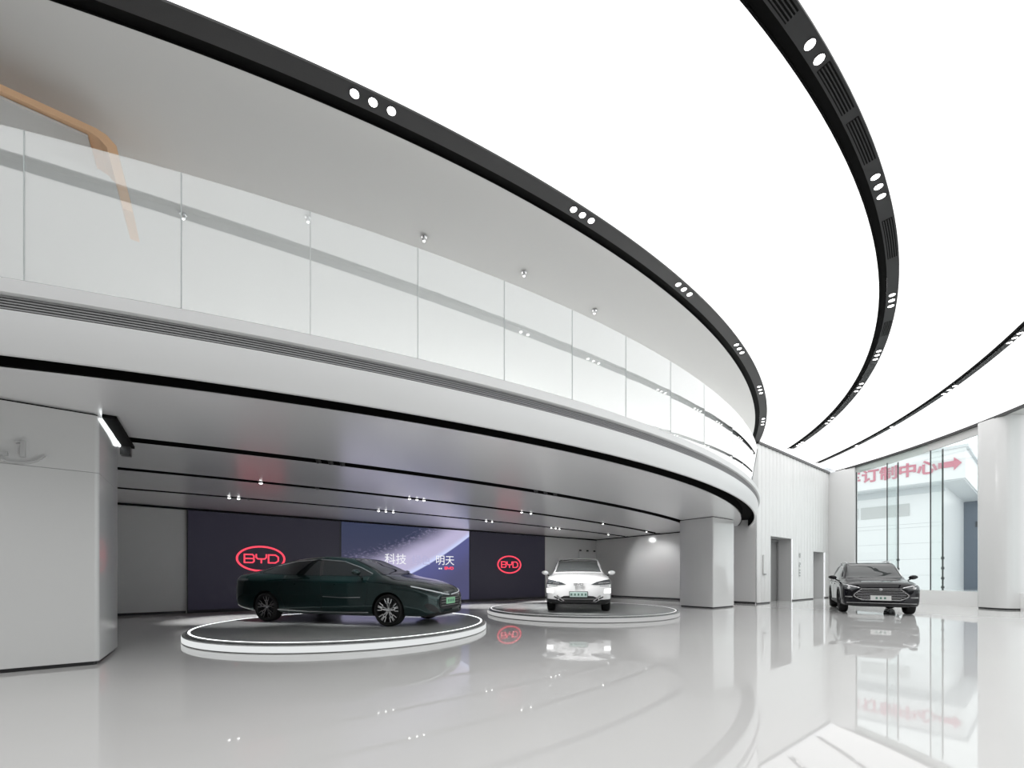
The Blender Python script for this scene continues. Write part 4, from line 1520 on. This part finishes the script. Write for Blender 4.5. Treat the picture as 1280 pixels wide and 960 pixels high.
# ------------------------------------------------------------------ lamps
def downlight(x, y, z, label, group, r=0.055, lit=True, dome=False, spot=0, aim=None, tilt=False):
    t = thing('downlight', label, 'spotlight', (x, y, z), 0, group)
    if dome and tilt:
        # gimbal head turned away from the hall
        d = (Vector(aim) - Vector((x, y, z))).normalized()
        Q = d.to_track_quat('-Z', 'Y').to_matrix().to_4x4()
        MB().lathe([(0.001, 0.09), (r, 0.09), (r, -0.03), (r * 0.86, -0.03), (r * 0.86, 0.05), (0.001, 0.05)], 16, M=Q).build('housing', M_black, t, smooth=True)
        MB().lathe([(0.001, 0.0), (r * 0.84, 0.0), (r * 0.84, 0.01), (0.001, 0.01)], 16, M=Q).build('lens', M_lens, t, smooth=True)
        MB().box((0, 0, 0.09), (0.02, 0.02, 0.10)).build('stem', M_black, t)
    elif dome:
        MB().lathe([(r, 0.10), (r, -0.02), (r * 0.86, -0.02), (r * 0.86, 0.09), (0.001, 0.10)], 16).build('housing', M_black, t, smooth=True)
        MB().lathe([(0.001, -0.022 - r * 0.6), (r * 0.5, -0.02 - r * 0.5), (r * 0.8, -0.02 - r * 0.2), (r * 0.85, -0.015), (0.001, -0.012)], 16).build('lens', M_lens if lit else M_lensoff, t, smooth=True)
    else:
        MB().lathe([(r * 0.96, -0.0002), (r * 1.15, -0.0002), (r * 1.12, -0.005), (r * 0.98, -0.004), (r * 0.96, -0.0002)], 20).build('trim_ring', M_black, t, smooth=True)
        MB().lathe([(0.001, -0.003), (r * 0.95, -0.003), (r * 0.95, -0.001), (0.001, -0.001)], 20).build('lens', M_lens if lit else M_lensoff, t, smooth=True)
    if spot:
        la = bpy.data.lights.new('bulb', 'SPOT')
        la.energy = spot
        la.spot_size = math.radians(100 if aim and aim[2] == 1.2 else 56)
        la.spot_blend = 0.7
        la.shadow_soft_size = 0.05
        lo = bpy.data.objects.new('bulb', la)
        COL.objects.link(lo)
        lo.parent = t
        lo.location = (0, 0, -0.09)
        if aim:
            d = Vector(aim) - Vector((x, y, z))
            lo.rotation_euler = d.to_track_quat('-Z', 'Y').to_euler()
    return t


def on_ring(c, r, u, v):
    p = at(u, v, ZC + 0.01)
    a = math.atan2(p.y - c[1], p.x - c[0])
    return c[0] + r * math.cos(a), c[1] + r * math.sin(a)


ORD = {1: ['single'], 2: ['first', 'second'], 3: ['first', 'second', 'third']}
def trio(c, r, pts, ringname, where, rr=0.055):
    for i, (u, v) in enumerate(pts):
        x, y = on_ring(c, r, u, v)
        downlight(x, y, ZC + 0.0118, '%s lit spotlight of the %s in the %s' % (ORD[len(pts)][i], where, ringname), 'spotlights in the ' + ringname, rr)


def lerp3(a, b, n=3):
    return [(a[0] + (b[0] - a[0]) * i / (n - 1), a[1] + (b[1] - a[1]) * i / (n - 1)) for i in range(n)]


r1m, r2m, r3m = 25.28 + 0.38 * 0.72, R2a + 0.3 * 0.70, R3a + 0.24 * 0.70
N1, N2, N3 = 'mezzanine edge channel', 'strongly curved ceiling channel', 'thin facade-side channel'
trio(C1, r1m, lerp3((443, 120), (489, 141)), N1, 'trio nearest the camera')
trio(C1, r1m, lerp3((717, 262), (740, 275)), N1, 'second trio from the camera')
trio(C1, r1m, lerp3((849, 355), (862, 368)), N1, 'third trio from the camera')
trio(C1, r1m, lerp3((918, 432), (924, 442)), N1, 'fourth trio from the camera')
trio(C1, r1m, lerp3((946, 484), (949, 492)), N1, 'fifth trio from the camera')
trio(C1, r1m, lerp3((951, 524), (951, 531)), N1, 'trio nearest the fluted wall')
trio(C2, r2m, [(1006, 62), (1020, 78)], N2, 'pair nearest the camera')
trio(C2, r2m, [(1088, 225), (1092, 237), (1095, 249)], N2, 'second group from the camera')
trio(C2, r2m, lerp3((1105.5, 372), (1103, 386)), N2, 'third group from the camera')
trio(C2, r2m, lerp3((1090, 441), (1086, 451)), N2, 'fourth group from the camera')
trio(C2, r2m, lerp3((1070, 481), (1064, 490)), N2, 'fifth group from the camera')
trio(C2, r2m, lerp3((1034, 523), (1026, 530)), N2, 'sixth group from the camera')
trio(C2, r2m, lerp3((998, 553), (993, 557)), N2, 'group nearest the fluted wall')
trio(C3, r3m, lerp3((1273, 417), (1258, 429)), N3, 'trio nearest the camera')
trio(C3, r3m, lerp3((1190, 483), (1175, 493)), N3, 'middle trio')
trio(C3, r3m, [(1122, 533)], N3, 'stretch above the red sign')
trio(C3, r3m, [(1074, 557)], N3, 'stretch nearest the fluted wall')

# slot vents in the strongly curved channel
def slot_vent(a, b, label):
    pa, pb = at(*a, ZC + 0.01), at(*b, ZC + 0.01)
    a0 = math.atan2(pa.y - C2[1], pa.x - C2[0])
    a1 = math.atan2(pb.y - C2[1], pb.x - C2[0])
    mid = (a0 + a1) / 2
    rm = R2a + 0.3 * 0.70
    ox, oy = C2[0] + rm * math.cos(mid), C2[1] + rm * math.sin(mid)
    t = thing('slot_vent', label, 'vent', (ox, oy, ZC + 0.0075), 0, 'slot vents in the strongly curved channel')
    cc = (C2[0] - ox, C2[1] - oy)
    p = ring_path(cc, a0, a1, 10)
    m = MB()
    m.sweep(p, [(rm - 0.065, 0.0), (rm + 0.065, 0.0), (rm + 0.065, 0.004), (rm - 0.065, 0.004)])
    m.build('frame', M_gap, t)
    for q in range(4):
        r = rm - 0.052 + q * 0.03
        m = MB()
        m.sweep(p, [(r, -0.004), (r + 0.012, -0.004), (r + 0.012, 0.0), (r, 0.0)])
        m.build('blade', M_flange, t)
slot_vent((950, -4), (984, 28), 'slot vent at the top edge of the picture in the strongly curved channel')
slot_vent((1026, 86), (1055, 143), 'slot vent just beyond the nearest pair of spotlights')
slot_vent((1059, 155), (1083, 205), 'slot vent just before the second group of spotlights')
slot_vent((1101, 278), (1108, 325), 'slot vent between the second and third groups of spotlights')
slot_vent((1100, 405), (1096, 422), 'slot vent between the third and fourth groups of spotlights')

# small spheres on the mezzanine ceiling
for i, (u, v) in enumerate([(229, 271), (385, 275), (530, 299), (655, 343), (743, 390)]):
    p = at(u, v, ZC - 0.05)
    t = thing('ceiling_spot', ['first', 'second', 'third', 'fourth', 'fifth'][i] + ' small shiny spot from the left on the grey mezzanine ceiling', 'spotlight', (p.x, p.y, ZC - 0.05), 0, 'small spots on the mezzanine ceiling')
    MB().lathe([(0.001, 0.05), (0.05, 0.05), (0.05, 0.03), (0.02, 0.028), (0.035, 0.005), (0.035, -0.015), (0.02, -0.035), (0.001, -0.04)], 16).build('housing', M_chrome, t, smooth=True)
    MB().lathe([(0.001, -0.046), (0.012, -0.044), (0.02, -0.036), (0.001, -0.03)], 12).build('lens', M_lens, t, smooth=True)

# spotlights hung in the soffit slots
SUNS = [
    (3, [(287, 619), (299, 620)], 'left pair in the slot nearest the screens', True),
    (3, [(312, 621)], 'stretch right of the left pair', False),
    (2, [(327, 601)], 'middle slot above the green sedan', True),
    (3, [(478, 636), (487, 637), (496, 638)], 'bright trio above the picture screen', True),
    (2, [(516, 621), (526, 622), (536, 622.5)], 'bright trio in the middle slot', True),
    (3, [(612, 650), (619, 650.8)], 'pair above the right navy screen', True),
    (2, [(653, 639.5), (665, 641)], 'pair in the middle slot left of the white car', True),
    (3, [(692, 659), (697, 659.7), (702, 660.2)], 'bright trio above the white car', True),
    (2, [(757, 654)], 'middle slot above the white car', True),
    (3, [(759, 668)], 'far end of the slot nearest the screens', True),
    (2, [(810, 664)], 'right end of the middle slot', True),
    (1, [(398, 577), (413, 579), (428, 580.5)], 'turned-away trio in the slot nearest the balcony edge', False),
    (1, [(672, 614), (684, 616), (696, 618)], 'turned-away trio in front of the white car', False),  # invented lamps, put in to brighten the white car's front
    (2, [(398, 609)], 'middle slot above the roof of the green sedan', False),
]
for b, pts, where, lit in SUNS:
    c, R, w = SL[b - 1]
    for i, (u, v) in enumerate(pts):
        p = at(u, v, ZS)
        s, n = SN(p.x, p.y)
        n = circ_n(c, R, s)
        x, y = W(s, n)
        aim = None
        e = 0
        if lit:
            e = SPOT_W * 2.4
            aim = (x + 0.001, y, 0)
            if u in (810, 759):
                aim, e = (8.0, 22.0, 1.2), SPOT_W * 0.5
        lab = ('%s spotlight of the %s' % (ORD[len(pts)][i], where)) if len(pts) > 1 else ('single %s spotlight in the %s' % ('lit' if lit else 'dark', where))
        if len(pts) == 1 and where.startswith(('stretch', 'far end', 'right end')):
            lab = 'single %s spotlight at the %s under the mezzanine' % ('lit' if lit else 'dark', where)
        away = 'turned-away' in where
        if away:
            aim = (2.05, 12.75, 0.7) if u > 600 else (-3.6, 9.9, 0.9)
            e = SPOT_W * (1.3 if u > 600 else 0.7)
        downlight(x, y, ZS + 0.0, lab, 'spotlights under the mezzanine', 0.045, lit, True, e, aim, away)

# fittings on the fluted wall
def wall_fit(name, s, z, label, cat):
    x, y = W(s, NE - 0.005)
    return thing(name, label, cat, (x, y, z), YAW)
t = wall_fit('call_panel', 20.0, 1.30, 'slim white elevator call panel on the fluted wall left of the elevator', 'panel')
MB().box((0, -0.02, 0.45), (0.10, 0.04, 0.9)).build('plate', M_panel, t, bevel=0.005)
MB().box((0.07, -0.03, 0.03), (0.22, 0.06, 0.06)).build('ledge', M_ventgrey, t)
x, y = W(24.2, NE - 0.005)
for i, (z, label) in enumerate(((2.18, 'small grey wall mark, top one right of the elevator'), (1.72, 'small grey wall mark, middle one right of the elevator'), (1.22, 'small grey wall mark, lowest one right of the elevator'))):
    t = thing('wall_mark', label, 'sign', (x, y, z), YAW, 'grey marks right of the elevator')
    mm = MB()
    if i == 0:
        mm.ribbon([(-0.05, 0.22), (-0.05, 0.0)], 0.03, 0.02, wall_matrix((0, 0, 0), (1, 0)))
        mm.ribbon([(0.03, 0.20), (0.06, 0.22), (0.06, 0.0)], 0.03, 0.02, wall_matrix((0, 0, 0), (1, 0)))
    elif i == 1:
        mm.ribbon([(-0.05, 0.2), (0.07, 0.2), (0.07, 0.1), (-0.05, 0.1), (-0.05, 0.0), (0.07, 0.0)], 0.035, 0.02, wall_matrix((0, 0, 0), (1, 0)))
    else:
        for q in range(3):
            mm.box((0, -0.01, 0.05 + q * 0.14), (0.14, 0.02, 0.08))
    mm.build('mark', M_steel, t)
